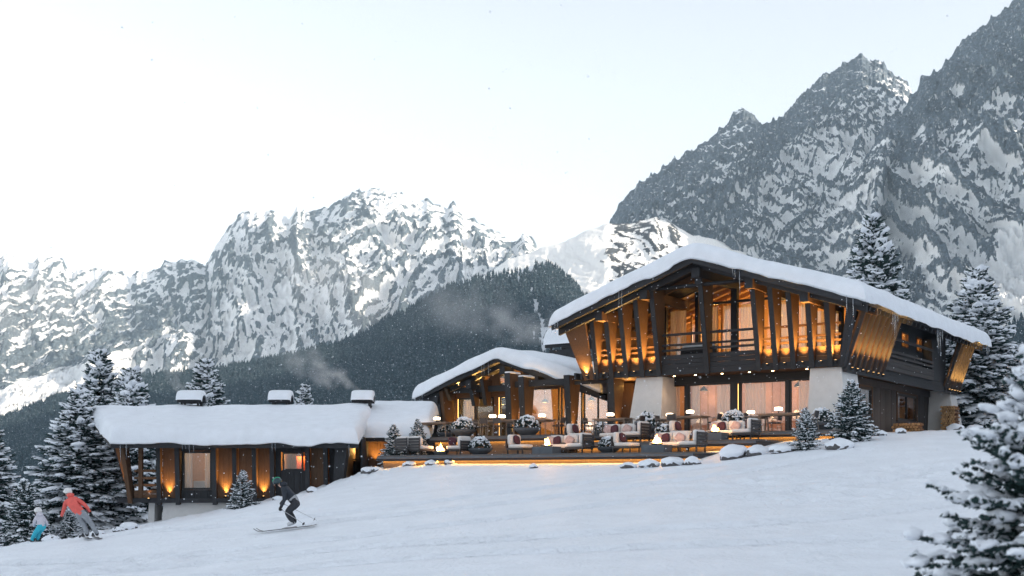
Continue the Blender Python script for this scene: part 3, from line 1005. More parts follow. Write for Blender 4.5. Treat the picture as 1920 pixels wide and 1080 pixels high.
for px_, zt_ in ((-8.95, 8.52), (-11.35, 7.72), (-3.75, 8.56), (-1.25, 7.76)):
    board('purlin_cap', CHAR, roof, px_ - 0.185, px_ + 0.185, -1.2, -1.152, zt_ - 0.43, zt_ + 0.005)
tail = MB().box(-0.32, 0.10, -0.07, 0.07, -0.2, 0).mesh('rafter_tail', CHAR)
for k in range(31):
    inst('rafter_tail', tail, roof, (XR - 0.12, -0.9 + k * 0.66, zroof(XR) - 0.16), (0, math.atan(SL), 0))
MB().tube([(-8.72, -0.62, 8.60), (-3.75, -0.62, 8.60)], 0.085, 8).build('collar_beam', CHARH, roof, smooth=True)
MB().box(XC - 0.14, XC + 0.14, -0.95, -0.75, 8.6, 9.3).build('king_post', CHAR, roof)
for (x, y, L) in [(-13.72, -1.62, 0.4), (-13.5, -1.64, 0.6), (-13.35, -1.63, 0.5), (-10.0, -1.6, 0.75), (-9.85, -1.6, 0.95), (-4.3, -1.6, 0.45), (-4.2, -1.6, 0.55), (-3.98, -1.6, 1.2), (0.75, -1.6, 0.8), (1.02, -1.6, 0.95)]:
    icicle(roof, x, y, zroof(x) - 0.08, L, 0.03)
for (y, L) in [(2.2, 1.0), (2.45, 1.5), (2.62, 1.2), (2.9, 0.7), (9.2, 1.2), (9.45, 1.6), (9.75, 1.55), (10.1, 0.9), (19.0, 0.6), (19.3, 0.9), (19.6, 0.5)]:
    icicle(roof, XR + 0.12, y, zroof(XR) - 0.1, L, 0.03)

# upper storey: slab, fins, parapet, rails
slab = MB().box(-12.66, -0.02, 0.05, 18.4, ZS, ZF).build('floor_slab', CHAR, main)
board('soffit', BROWN, slab, -12.6, -0.1, 0.12, 18.3, ZS - 0.035, ZS - 0.004)
FX = [-12.09, -11.28, -10.46, -9.6, -8.72, -6.26, -3.75, -2.95, -2.14, -1.30, -0.49]


def fin(x, w=0.2):
    zt = min(zroof(x - w / 2), zroof(x + w / 2)) - 0.23
    yt = -0.25 * (zt - 4.7) + 0.08
    yt = max(yt, -0.98)
    p = [(x - w / 2, -0.03, 4.66), (x - w / 2, 0.26, 4.66), (x - w / 2, 0.34, zt), (x - w / 2, yt + 0.045, zt)]
    o = MB().prism(p, (w, 0, 0)).build('fin', BROWN, main)
    q = [(x - w / 2 - 0.012, -0.085, 4.6), (x - w / 2 - 0.012, -0.035, 4.6), (x - w / 2 - 0.012, yt + 0.04, zt), (x - w / 2 - 0.012, yt - 0.01, zt)]
    MB().prism(q, (w + 0.024, 0, 0)).build('unlit_edge_board', CHAR, o)  # charcoal edge colour stands in for the fin's unlit front
    return o


for x in FX: fin(x)
o = MB().hexa([(-12.82, -0.06, 4.62), (-12.3, -0.06, 4.62), (-12.3, 0.06, 4.62), (-12.82, 0.06, 4.62)], [(-13.5, -0.9, 7.13), (-12.32, -0.9, 7.5), (-12.32, -0.76, 7.5), (-13.5, -0.76, 7.13)]).build('corner_panel', BROWN, main)
o = MB().hexa([(-0.1, -0.1, 4.6), (0.12, -0.1, 4.6), (0.12, 0.14, 4.6), (-0.1, 0.14, 4.6)], [(0.55, -0.95, 7.3), (0.85, -0.95, 7.2), (0.85, -0.5, 7.2), (0.55, -0.5, 7.3)]).build('corner_post', CHAR, main)
bays = list(zip([-12.25] + FX, FX + [0.0]))
for (a, b) in bays:
    a2, b2 = a + 0.11, b - 0.11
    wide = b - a > 1.5
    yy0 = -0.02 if wide else 0.10
    hs = [(ZS + 0.26, 5.14), (5.155, 5.35), (5.365, 5.56)]
    for (z0, z1) in hs:
        board('parapet_board', CHARH if wide else BROWNH, main, a2, b2, yy0, yy0 + 0.07, z0, z1)
    for (zr, hh_) in ((5.74, 0.10), (5.98, 0.10), (6.46, 0.11)):
        board('rail', CHARH if wide else BROWNH, main, a2, b2, yy0 + 0.06, yy0 + 0.13, zr, zr + hh_)
    if not wide:
        uplight(main, ((a + b) / 2, -0.12, 4.80), 600, (R(3), 0, 0), 74)
board('edge_beam', CHARH, main, -12.7, 0.0, -0.02, 0.045, ZS - 0.03, ZS + 0.25)
uplight(main, (-12.6, -0.22, 4.72), 260, (R(8), R(-6), 0), 80)

# glazed wall of the upper storey
YG = 3.0
posts = [-12.3, -10.0, -8.25, -6.3, -4.35, -2.6, -1.1]
for k, x in enumerate(posts):
    w = 0.16 if k == 3 else 0.09
    board('mullion_post', CHAR if k == 3 else BLACK, main, x - w, x + w, YG - 0.08, YG + 0.16, ZF, min(zroof(x - w), zroof(x + w)) - 0.24)
for k in range(6):
    x0, x1 = posts[k] + 0.16, posts[k + 1] - 0.16
    za, zb = zroof(x0) - 0.26, zroof(x1) - 0.26
    ztr = 8.22
    fr = MB()
    if min(za, zb) > ztr + 0.3:
        fr.box(x0, x1, YG, YG + 0.08, ztr, ztr + 0.12)
    fr.box(x0, x1, YG, YG + 0.08, ZF, ZF + 0.08)
    o = fr.build('window', BLACK, main)
    if min(za, zb) > ztr + 0.3:
        MB().box(x0, x1, YG + 0.03, YG + 0.042, ZF + 0.08, ztr).build('pane', GLASS, o)
        MB().prism([(x0, YG + 0.03, ztr + 0.12), (x1, YG + 0.03, ztr + 0.12), (x1, YG + 0.03, zb)] + ([(XC, YG + 0.03, ZA - 0.26)] if x0 < XC < x1 else []) + [(x0, YG + 0.03, za)], (0, 0.012, 0)).build('pane', GLASS, o)
    else:
        MB().prism([(x0, YG + 0.03, ZF + 0.08), (x1, YG + 0.03, ZF + 0.08), (x1, YG + 0.03, zb), (x0, YG + 0.03, za)], (0, 0.012, 0)).build('pane', GLASS, o)
for (a, b, zt) in ((-9.85, -9.0, 8.1), (-8.1, -7.3, 8.15), (-7.0, -6.5, 8.15), (-6.1, -5.3, 8.15), (-4.2, -3.5, 8.1), (-3.1, -2.7, 7.9), (-2.4, -1.3, 7.5)):
    curtain(main, a, b, ZF + 0.05, zt, FRONT(YG), 0.28)
for k in range(9):                       # slatted screen inside the room
    board('screen_slat', LIGHTW, main, -9.7 + k * 0.24, -9.62 + k * 0.24, 5.2, 5.3, ZF, zroof(-9.7 + k * 0.24) - 0.5)
# side walls and back of the upper storey
MB().prism([(-12.5, 0.4, ZF), (-12.5, 18.2, ZF), (-12.5, 18.2, 7.4), (-12.5, 0.4, 7.4)], (0.12, 0, 0)).build('wall', BROWN, main)
MB().prism([(-12.5, 18.2, ZF), (-0.6, 18.2, ZF), (-0.6, 18.2, zroof(-0.6) - 0.25), (XC, 18.2, ZA - 0.25), (-12.5, 18.2, zroof(-12.5) - 0.25)], (0, 0.12, 0)).build('wall', CHAR, main)
MB().prism([(-12.3, 9.0, ZF), (-1.3, 9.0, ZF), (-1.3, 9.0, zroof(-1.3) - 0.25), (XC, 9.0, ZA - 0.25), (-12.3, 9.0, zroof(-12.3) - 0.25)], (0, 0.12, 0)).build('back_wall', LIGHTW, main)
for sx in (-1, 1):                       # sloping larch ceiling and its rafters
    xe = -12.35 if sx < 0 else -1.25
    MB().hexa([(XC, 2.9, ZA - 0.26), (xe, 2.9, zroof(xe) - 0.26), (xe, 9.0, zroof(xe) - 0.26), (XC, 9.0, ZA - 0.26)], [(XC, 2.9, ZA - 0.222), (xe, 2.9, zroof(xe) - 0.222), (xe, 9.0, zroof(xe) - 0.222), (XC, 9.0, ZA - 0.222)]).build('ceiling', LIGHTW, main)
    for k in range(6):
        y = 3.6 + k * 0.95
        MB().hexa([(XC, y, ZA - 0.46), (xe, y, zroof(xe) - 0.46), (xe, y + 0.12, zroof(xe) - 0.46), (XC, y + 0.12, ZA - 0.46)], [(XC, y, ZA - 0.264), (xe, y, zroof(xe) - 0.264), (xe, y + 0.12, zroof(xe) - 0.264), (XC, y + 0.12, ZA - 0.264)]).build('ceiling_beam', LIGHTW, main)
for (x, y, z, p) in ((-9.0, 6.8, 7.4, 190), (-5.2, 6.2, 7.9, 210), (-2.6, 6.6, 7.0, 150)):
    b = MB().lathe([(0.02, 0.25), (0.16, 0.12), (0.22, 0.0), (0.2, -0.02)], (x, y, z), 12).build('pendant_lamp', BLACK, main, smooth=True)
    MB().tube([(x, y, z + 0.25), (x, y, zroof(x) - 0.3)], 0.012, 6).build('cord', BLACK, b)
    lamp('lamp', b, (x, y, z - 0.25), 'POINT', p, WARM, 0.18)

# right hand flank: two slanted batten screens and a recessed balcony between them
def batten_screen(y0, y1, n, power):
    x0, x1, z0, z1 = 0.0, 0.82, 4.62, 7.16
    sc = MB().hexa([(x0 - 0.1, y0, z0), (x0, y0, z0), (x0, y1, z0), (x0 - 0.1, y1, z0)], [(x1 - 0.1, y0, z1), (x1, y0, z1), (x1, y1, z1), (x1 - 0.1, y1, z1)]).build('slanted_screen', BROWN, main)
    for k in range(n):
        y = y0 + (y1 - y0) * k / (n - 1)
        MB().hexa([(x0 + 0.005, y - 0.035, z0 - 0.1), (x0 + 0.12, y - 0.035, z0 - 0.1), (x0 + 0.12, y + 0.035, z0 - 0.1), (x0 + 0.005, y + 0.035, z0 - 0.1)],
                  [(x1 + 0.005, y - 0.035, z1), (x1 + 0.2, y - 0.035, z1), (x1 + 0.2, y + 0.035, z1), (x1 + 0.005, y + 0.035, z1)]).build('batten', GREYW, sc)
    for k in range(n - 1):
        y = y0 + (y1 - y0) * (k + 0.5) / (n - 1)
        uplight(main, (0.24, y, 4.5), power, (0, R(14), 0), 60)
    board('top_rail', BROWNH, main, 0.62, 0.98, y0, y1, 7.165, 7.2)


batten_screen(0.25, 5.2, 8, 430)
batten_screen(15.9, 18.6, 6, 430)
board('edge_beam', CHAR, main, -0.016, 0.05, 0.16, 18.5, ZS - 0.28, ZS + 0.05)
RW = -0.5
WY = [(7.95, 9.0), (10.05, 11.2), (12.6, 13.55)]
prev = 3.2
for (a, b) in WY + [(18.2, 18.2)]:
    board('wall', CHAR, main, RW - 0.12, RW, prev, a, ZF, zroof(RW) - 0.24)
    if b > a:
        board('wall', CHAR, main, RW - 0.12, RW, a, b, ZF, 6.36)
        board('wall', CHAR, main, RW - 0.12, RW, a, b, 7.16, zroof(RW) - 0.24)
        window(main, a, b, 6.365, 7.155, RIGHT(RW + 0.02), (), 0.08, BROWN)
    prev = b
room(main, 7.4, 13.9, 0, 0.6, ZF + 0.02, 7.5, T=RIGHT(RW - 0.14))
for y in (9.4, 12.0):
    lamp('lamp', main, (RW - 0.4, y, 7.2), 'POINT', 65, WARM, 0.1)
board('wall', CHAR, main, RW, 0.0, 13.7, 15.85, ZF, 7.1)
for (z0, z1) in ((4.9, 5.10), (5.112, 5.31), (5.322, 5.45)):
    board('parapet_board', GREYW, main, 0.03, 0.1, 5.3, 13.66, z0, z1)
for (z0, z1) in ((5.56, 5.66), (5.76, 5.88), (6.40, 6.52)):
    board('rail', GREYW, main, 0.02, 0.1, 5.3, 13.66, z0, z1)

# ground floor
def pillar(bot, top, z0, z1):
    (ax0, ax1, ay0, ay1), (bx0, bx1, by0, by1) = bot, top
    return MB().hexa([(ax0, ay0, z0), (ax1, ay0, z0), (ax1, ay1, z0), (ax0, ay1, z0)], [(bx0, by0, z1), (bx1, by0, z1), (bx1, by1, z1), (bx0, by1, z1)]).build('pillar', PLAST, main, bevel=0.03)


pillar((-10.72, -8.78, 0.1, 1.9), (-10.15, -8.72, 0.3, 1.7), 1.0, ZS - 0.05)
pillar((-1.66, 0.16, 0.1, 2.6), (-1.52, -0.1, 0.25, 2.2), 1.0, ZS - 0.05)
pillar((-1.3, 0.35, 17.2, 19.4), (-1.2, -0.1, 17.5, 18.6), 1.5, ZS - 0.05)
YW = 1.5
board('lintel', CHARH, main, -8.7, -1.55, YW - 0.05, YW + 0.2, 4.30, ZS - 0.04)
for (a, b) in ((-9.22, -8.12), (-8.0, -5.76), (-5.36, -3.08), (-2.95, -1.75)):
    window(main, a, b, ZG + 0.02, 4.295, FRONT(YW), (), 0.08, BLACK)
for (a, b) in ((-8.12, -8.0), (-5.76, -5.36), (-3.08, -2.95)):
    board('post', CHAR, main, a + 0.003, b - 0.003, YW - 0.04, YW + 0.15, ZG, 4.297)
board('lamp_bar', emis('amber_door_light', (1.0, 0.5, 0.14), 2.0), main, -5.42, -5.40, YW - 0.06, YW - 0.045, ZG + 0.2, 4.2)
room(main, -9.3, -1.65, YW + 0.3, 6.0, ZG + 0.01, 4.5)
for (a, b) in ((-9.1, -8.55), (-7.9, -7.5), (-6.6, -5.85), (-5.2, -4.2), (-2.6, -1.8)):
    curtain(main, a, b, ZG + 0.08, 4.2, FRONT(YW), 0.24)
WALLP = mat('blush_wall', (0.5, 0.3, 0.24), 0.8, 0.15, 3)
board('panelled_wall', WALLP, main, -9.2, -1.75, 4.2, 4.3, ZG + 0.01, 4.49)
for k in range(18):
    board('wall_strip', LIGHTW, main, -9.1 + k * 0.42, -9.07 + k * 0.42, 4.17, 4.198, ZG + 0.02, 4.48)
for (x, y, p) in ((-8.0, 3.2, 26), (-5.6, 3.2, 30), (-3.2, 3.2, 32)):
    b = MB().lathe([(0.02, 0.2), (0.14, 0.1), (0.2, 0.0), (0.18, -0.02)], (x, y, 4.1), 12).build('pendant_lamp', BLACK, main, smooth=True)
    MB().tube([(x, y, 4.3), (x, y, 4.5)], 0.012, 6).build('cord', BLACK, b)
    lamp('lamp', b, (x, y, 3.85), 'POINT', p, WARM2, 0.16)
# right hand wall of the ground floor, vertical boards
LW = -1.22
gy = [(2.2, 5.75), (7.7, 11.6), (15.2, 17.6)]
for (a, b) in gy:
    n = int((b - a) / 0.42)
    for k in range(n):
        y0, y1 = a + (b - a) * k / n, a + (b - a) * (k + 1) / n
        board('wall_board', GREYW, main, LW - 0.12, LW + 0.012 * (k % 2), y0 + 0.006, y1 - 0.006, 1.2, 4.28)
    board('wall_core', CHAR, main, LW - 0.2, LW - 0.125, a, b, 1.2, 4.28)
board('top_beam', GREYW, main, LW - 0.14, LW + 0.10, 2.3, 17.4, 4.285, 4.60)
for (a, b, mull) in ((5.75, 7.7, ()), (11.6, 15.2, (13.4,))):
    board('apron_board', GREYW, main, LW - 0.12, LW + 0.01, a, b, 1.2, 2.72)
    board('window_sill', GREYW, main, LW - 0.1, LW + 0.09, a - 0.08, b + 0.08, 2.725, 2.80)
    window(main, a + 0.1, b - 0.1, 2.805, 4.2, RIGHT(LW + 0.02), mull, 0.12, BLACK)
    for q in ((a, a + 0.095), (b - 0.095, b)):
        board('window_casing', BROWN, main, LW - 0.1, LW + 0.05, q[0], q[1], 2.81, 4.28)
    board('window_casing', BROWN, main, LW - 0.1, LW + 0.05, a + 0.098, b - 0.098, 4.205, 4.28)
    curtain(main, a + 0.15, a + (b - a) * 0.4, 2.8, 4.2, RIGHT(LW), 0.3)
room(main, 4.6, 16.5, 0, 3.2, 1.5, 4.5, T=RIGHT(LW - 0.22))
lamp('lamp', main, (LW - 1.8, 8.2, 3.9), 'POINT', 50, WARM, 0.2)
board('wall', CHAR, main, -12.5, -12.38, 1.6, 18.2, 1.2, ZS)
board('wall', CHAR, main, -12.5, -1.3, 18.0, 18.12, 1.2, ZS)
for px_ in (1264, 1304, 1354, 1405, 1449, 1513):
    downlight(main, (LX(px_, 0.35), 0.35, ZS - 0.066))
for y in (0.9, 5.9, 7.3, 8.9, 10.5, 12.2):
    downlight(main, (-0.22, y, ZS - 0.066))
# snow dusted lounge seat on the upper balcony
bs = thing('balcony_sofa', 'dark sofa on the upper balcony behind the rails with snow on its back', 'sofa', M2W(-7.6, 1.5, ZF + 0.004), -TH)
board('base', CHARH, bs, -0.9, 0.9, -0.35, 0.45, 0.12, 0.45)
board('backrest', CHARH, bs, -0.9, 0.9, 0.2, 0.4, 0.455, 1.12)
MB().pillow((0, 0.3, 1.17), (0.88, 0.14, 0.06)).build('snow', SNOW, bs, smooth=True)
for sx in (-0.8, 0.8):
    for sy in (-0.28, 0.38): board('leg', BLACK, bs, sx - 0.03, sx + 0.03, sy - 0.03, sy + 0.03, 0, 0.119)

# ------------------------------------------------------------------ lounge pavilion
lounge = thing('lounge_pavilion', 'single storey timber pavilion with gable roof, glass front and pergola posts', 'pavilion', M2W(-19.2, 2.6, 0), -TH)
LO = Vector((-19.2, 2.6, 0))          # children below use chalet frame numbers shifted by this


def LT(x, y, z):
    return (x + 19.2, y - 2.6, z)


XA, SA, ZAp = -19.2, 0.335, 6.28


def zl(x):
    return ZAp - SA * abs(x - XA)


LXL, LXR, LYF, LYK = -24.85, -12.95, 1.6, 15.0
lroof = MB(LT).prism([(LXL, LYF, zl(LXL)), (XA, LYF, ZAp), (LXR, LYF, zl(LXR)), (LXR, LYF, zl(LXR) - 0.18), (XA, LYF, ZAp - 0.19), (LXL, LYF, zl(LXL) - 0.18)], (0, LYK - LYF, 0)).build('roof', CHAR, lounge)
snow_slab(lroof, 'snow_cover', LXL + 19.2 - 0.2, LXR + 19.2 + 0.15, LYF - 2.6 - 0.16, LYK - 2.6, lambda X, Y: ZAp + 0.02 - SA * np.sqrt(X ** 2 + 0.12), 0.62, 90, 70, 13, 0.09, 0.42, 0.12, 0.05)
for sx in (-1, 1):
    xe = LXL if sx < 0 else LXR
    MB(LT).hexa([(XA, LYF - 0.06, ZAp - 0.30), (xe, LYF - 0.06, zl(xe) - 0.28), (xe, LYF - 0.004, zl(xe) - 0.28), (XA, LYF - 0.004, ZAp - 0.30)],
                [(XA, LYF - 0.06, ZAp + 0.01), (xe, LYF - 0.06, zl(xe) + 0.01), (xe, LYF - 0.004, zl(xe) + 0.01), (XA, LYF - 0.004, ZAp + 0.01)]).build('barge_board', CHARH, lroof)
    MB(LT).hexa([(XA, 2.2, ZAp - 0.46), (xe, 2.2, zl(xe) - 0.46), (xe, 2.36, zl(xe) - 0.46), (XA, 2.36, ZAp - 0.46)], [(XA, 2.2, ZAp - 0.2), (xe, 2.2, zl(xe) - 0.2), (xe, 2.36, zl(xe) - 0.2), (XA, 2.36, ZAp - 0.2)]).build('rafter', CHARH, lroof)
for (x, L) in ((-24.8, 0.7), (-24.3, 0.45), (-20.2, 0.55), (-20.05, 0.6), (-19.75, 0.95)):
    o = icicle(lroof, x + 19.2, LYF - 2.6 - 0.1, zl(x) - 0.1, L, 0.035)
for (x, zt) in ((XA + 0.15, 5.75), (-21.3, 5.1), (-16.9, 5.15), (-23.6, 4.35)):
    MB(LT).box(x - 0.17, x + 0.17, 1.75, 2.55, zt - 0.42, zt).build('purlin', CHAR, lroof)
LYW = 2.8
# slanted props carry the gable
for (x, zt) in ((-23.0, 4.75), (-21.35, 5.0), (-20.55, 5.15)):
    p = [(x - 0.1, 2.35, 3.75 if x > -22.9 else 4.1), (x - 0.1, 2.7, 3.75 if x > -22.9 else 4.1), (x - 0.1, 2.72, zt), (x - 0.1, 1.95, zt)]
    o = MB(LT).prism(p, (0.2, 0, 0)).build('prop', BROWN, lounge)
    MB(LT).prism([(x - 0.11, 2.30, p[0][2]), (x - 0.11, 2.345, p[0][2]), (x - 0.11, 1.945, zt), (x - 0.11, 1.90, zt)], (0.22, 0, 0)).build('unlit_edge_board', CHAR, o)
MB(LT).hexa([(-23.75, 2.0, 1.7), (-23.25, 2.0, 1.7), (-23.25, 2.9, 1.7), (-23.75, 2.9, 1.7)], [(-24.6, 1.9, 4.3), (-23.45, 1.9, 4.6), (-23.45, 2.9, 4.6), (-24.6, 2.9, 4.3)]).build('corner_panel', CHAR, lounge)
MB(LT).hexa([(-23.24, 2.2, 1.7), (-23.05, 2.2, 1.7), (-23.05, 2.9, 1.7), (-23.24, 2.9, 1.7)], [(-23.44, 1.9, 4.6), (-23.2, 1.9, 4.65), (-23.2, 2.9, 4.65), (-23.44, 2.9, 4.6)]).build('corner_panel', BROWN, lounge)
board('collar_beam', CHARH, lounge, -23.2, -17.75, 2.4, 2.58, 4.50, 4.82, LT)
board('lintel', BROWNH, lounge, -23.05, -18.45, LYW, LYW + 0.14, 4.26, 4.68, LT)
for (a, b) in ((-22.75, -21.62), (-21.56, -20.35), (-19.95, -18.5)):
    window(lounge, a, b, ZG + 0.02, 4.25, lambda a_, d, z: LT(a_, LYW + d, z), (), 0.07, BLACK)
for (a, b) in ((-23.05, -22.76), (-20.34, -19.96)):
    board('wall_panel', BROWN, lounge, a, b, LYW, LYW + 0.12, ZG, 4.255, LT)
board('door_light', emis('amber_door_light', (1.0, 0.5, 0.14), 2.0), lounge, -19.99, -19.965, LYW - 0.02, LYW - 0.004, ZG + 0.3, 4.2, LT)
board('door_light', MATS['amber_door_light'], lounge, -22.80, -22.775, LYW - 0.02, LYW - 0.004, ZG + 0.3, 4.2, LT)
curtain(lounge, -22.6, -21.75, ZG + 0.05, 4.15, lambda a_, d, z: LT(a_, LYW + d, z), 0.25)
curtain(lounge, -19.6, -19.0, ZG + 0.05, 4.15, lambda a_, d, z: LT(a_, LYW + d, z), 0.25)
for x in (-22.3, -20.95, -19.4, -18.3):
    uplight(lounge, LT(x, 2.2, 4.82), 150, (R(2), 0, 0), 90)
for x in (-22.9, -20.15, -18.35):
    uplight(lounge, LT(x, 2.45, ZG + 0.005), 170, (R(-4), 0, 0), 50)
# clerestory glazing in the gable
for (a, b) in ((-22.4, -20.7), (-19.95, -19.35), (-19.05, -18.4), (-18.05, -17.2), (-16.9, -16.0)):
    z0 = 4.72
    za, zb = zl(a) - 0.5, zl(b) - 0.5
    o = MB(LT).box(a, b, LYW, LYW + 0.08, z0, z0 + 0.07).build('window', BROWN, lounge)
    board('frame_bar', BROWN, o, a - 0.06, a, LYW, LYW + 0.08, z0, za, LT)
    board('frame_bar', BROWN, o, b, b + 0.06, LYW, LYW + 0.08, z0, zb, LT)
    MB(LT).prism([(a, LYW + 0.03, z0 + 0.07), (b, LYW + 0.03, z0 + 0.07), (b, LYW + 0.03, zb), (a, LYW + 0.03, za)], (0, 0.012, 0)).build('pane', GLASS, o)
for (a, b) in ((-20.64, -20.01), (-18.34, -18.11), (-15.94, -14.6)):
    za, zb = zl(a) - 0.47, zl(b) - 0.47
    MB(LT).prism([(a, LYW, 4.69), (b, LYW, 4.69), (b, LYW, zb), (a, LYW, za)], (0, 0.1, 0)).build('gable_panel', BROWN, lounge)
# room behind
for (x0, x1) in ((-23.3, -23.2), (-12.75, -12.65)):
    board('wall', CHAR, lounge, x0, x1, LYW + 0.1, 14.6, 1.2, 4.4, LT)
board('back_wall', LIGHTW, lounge, -23.2, -12.8, 8.0, 8.12, ZG, 5.4, LT)
board('wall', CHAR, lounge, -23.2, -12.8, 14.5, 14.62, ZG, 4.4, LT)
board('floor', BROWNH, lounge, -23.2, -12.8, LYW, 14.5, ZG - 0.14, ZG, LT)
for k in range(7):
    x = -22.6 + k * 1.45
    for sx in (1,):
        MB(LT).box(x - 0.07, x + 0.07, 3.0, 8.0, zl(x) - 0.42, zl(x) - 0.2).build('ceiling_beam', LIGHTW, lounge)
for k in range(4):
    board('wall_shelf', BROWNH, lounge, -14.6, -12.85, 7.7, 7.99, 2.4 + k * 0.45, 2.46 + k * 0.45, LT)
for (x, y, p) in ((-21.6, 5.4, 140), (-18.6, 5.2, 140), (-15.6, 5.2, 110), (-13.8, 5.0, 70)):
    b = MB(LT).lathe([(0.02, 0.2), (0.16, 0.1), (0.22, 0.0), (0.2, -0.02)], (x, y, 4.0), 12).build('pendant_lamp', BLACK, lounge, smooth=True)
    c_ = LT(x, y, 3.7)
    MB(LT).tube([(x, y, 4.2), (x, y, zl(x) - 0.25)], 0.012, 6).build('cord', BLACK, b)
    lamp('lamp', b, c_, 'POINT', p, WARM, 0.18)
# pergola: tall posts, beams, little rafters, glass screens
PY = 0.3


def ppost(x, ztop, cap=True):
    p = [(x - 0.17, PY - 0.02, ZG), (x - 0.17, PY + 0.35, ZG), (x - 0.17, PY + 0.75, ztop), (x - 0.17, PY - 0.3, ztop)]
    o = MB(LT).prism(p, (0.3, 0, 0)).build('pergola_post', BROWN, lounge)
    MB(LT).prism([(x - 0.185, PY - 0.07, ZG), (x - 0.185, PY - 0.024, ZG), (x - 0.185, PY - 0.304, ztop), (x - 0.185, PY - 0.35, ztop)], (0.33, 0, 0)).build('unlit_edge_board', CHAR, o)
    if cap:
        c = LT(x - 0.02, PY + 0.2, ztop + 0.03)
        MB().pillow(c, (0.2, 0.56, 0.06)).build('snow_cap', SNOW, o, smooth=True)
    uplight(lounge, LT(x + 0.28, PY - 0.12, ZG + 0.005), 280, (R(-4), R(5), 0), 64)


ppost(-17.45, 5.2); ppost(-16.6, 4.97); ppost(-13.85, 4.92, False); ppost(-11.35, 4.66, False)
for (x0, x1, z0, z1, y) in ((-17.28, -16.78, 4.48, 4.78, PY + 0.1), (-16.43, -14.03, 4.48, 4.8, PY + 0.1), (-13.68, -11.53, 4.46, 4.64, PY + 0.1)):
    board('pergola_beam', CHARH, lounge, x0, x1, y, y + 0.16, z0, z1, LT)
for k in range(6):
    x = -13.3 + k * 0.36
    z1 = 4.98 - 0.03 * k
    board('pergola_rafter', CHAR, lounge, x - 0.06, x + 0.06, -0.15, 2.7, 4.645, z1, LT)
for (a, b, mull) in ((-18.4, -16.0, ()), (-15.9, -14.6, ()), (-14.5, -12.8, (-13.65,))):
    window(lounge, a, b, ZG + 0.02, 4.55, lambda a_, d, z: LT(a_, 2.6 + d, z), mull, 0.06, BLACK, GLASS2)
board('lintel', BROWNH, lounge, -18.44, -12.7, 2.55, 2.8, 4.555, 4.69, LT)
# entrance between pavilion and chalet
board('wall', BROWN, lounge, -12.62, -11.5, 2.5, 2.6, ZG, 4.6, LT)
board('door', BROWN, lounge, -11.45, -10.75, 2.6, 2.66, ZG, 4.2, LT)
pa = MB(LT).box(-11.40, -10.8, 2.54, 2.58, 2.6, 3.9).build('framed_picture', mat('canvas_blue', (0.16, 0.28, 0.36), 0.8, 0.4, 4), lounge)
board('picture_band', mat('canvas_orange', (0.7, 0.32, 0.12), 0.8, 0.3, 4), pa, -11.39, -10.81, 2.53, 2.537, 2.7, 3.25, LT)
lamp('lamp', lounge, LT(-11.2, 1.4, 4.3), 'POINT', 24, WARM, 0.1)
# chimney with arched cowl
def chimney(parent, x, y, z0, z1, w, d, ax=0.0, arch=0.55, top=CHAR):
    c = MB().box(x - w / 2, x + w / 2, y - d / 2, y + d / 2, z0, z1).build('chimney', top, parent)
    n = 10
    r = d * 0.62
    for s in (-1, 1):
        for t in (-1, 1):
            board('cowl_leg', BLACK, c, x + s * (w / 2 - 0.08) - 0.05, x + s * (w / 2 - 0.08) + 0.05, y + t * (d / 2 - 0.08) - 0.05, y + t * (d / 2 - 0.08) + 0.05, z1, z1 + 0.26)
    vs = []; fs = []
    for i in range(n + 1):
        a = PI * i / n
        for rr in (r, r - 0.05):
            vs += [(x - w * 0.62, y - rr * math.cos(a), z1 + 0.12 + rr * arch * 1.5 * math.sin(a)), (x + w * 0.62, y - rr * math.cos(a), z1 + 0.12 + rr * arch * 1.5 * math.sin(a))]
    for i in range(n):
        a, b = 4 * i, 4 * (i + 1)
        fs += [(a, a + 1, b + 1, b), (a + 2, b + 2, b + 3, a + 3), (a, b, b + 2, a + 2), (a + 1, a + 3, b + 3, b + 1)]
    MB().add(vs, fs).build('cowl', CHAR, c, smooth=True)
    vs = []; fs = []
    nx = 9
    for j in range(nx):
        tj = -1 + 2 * j / (nx - 1)
        xe = x + w * 0.68 * math.copysign(1 - (1 - abs(tj)) ** 2.2, tj)
        e = (max(0, 1 - abs(tj) ** 4)) ** 0.5
        for i in range(n + 1):
            a = PI * (0.02 + 0.96 * i / n)
            ro = r + 0.03 + 0.27 * e * (0.35 + 0.65 * math.sin(a) ** 0.6)
            vs.append((xe, y - (r + 0.03 + 0.10 * e) * math.cos(a), z1 + 0.12 + (r * arch * 1.5 + 0.02) * math.sin(a) + 0.26 * e * (0.25 + 0.75 * math.sin(a) ** 0.5)))
    m = n + 1
    for j in range(nx - 1):
        for i in range(n):
            fs.append((j * m + i, (j + 1) * m + i, (j + 1) * m + i + 1, j * m + i + 1))
    MB().add(vs, fs).build('snow_cap', SNOW, c, smooth=True)
    return c


_lx = LX(1066, 9.0) + 19.2
chimney(lounge, _lx, 6.4, 4.0, 7.25, 1.7, 1.5, arch=0.75)

# ------------------------------------------------------------------ guest wing (left)
wing = thing('guest_wing', 'long low timber wing with thick snow roof and uplit wall panels', 'building', (-13.5, 55.0, 0), 0.0)


def wx(px):
    return (px - CX) / F_PX * 55.0 + 13.5


WF, WT = -1.1, 1.5
WEY, WRY, WEZ, WSL = -1.0, 4.2, 1.58, 0.30


def wdeck(X, Y):
    return WEZ + WSL * (WRY - WEY) - WSL * np.sqrt((Y - WRY) ** 2 + 0.3)


def wleft(y):
    return -7.75 + 2.85 * np.abs(y - WRY) / (WRY - WEY)


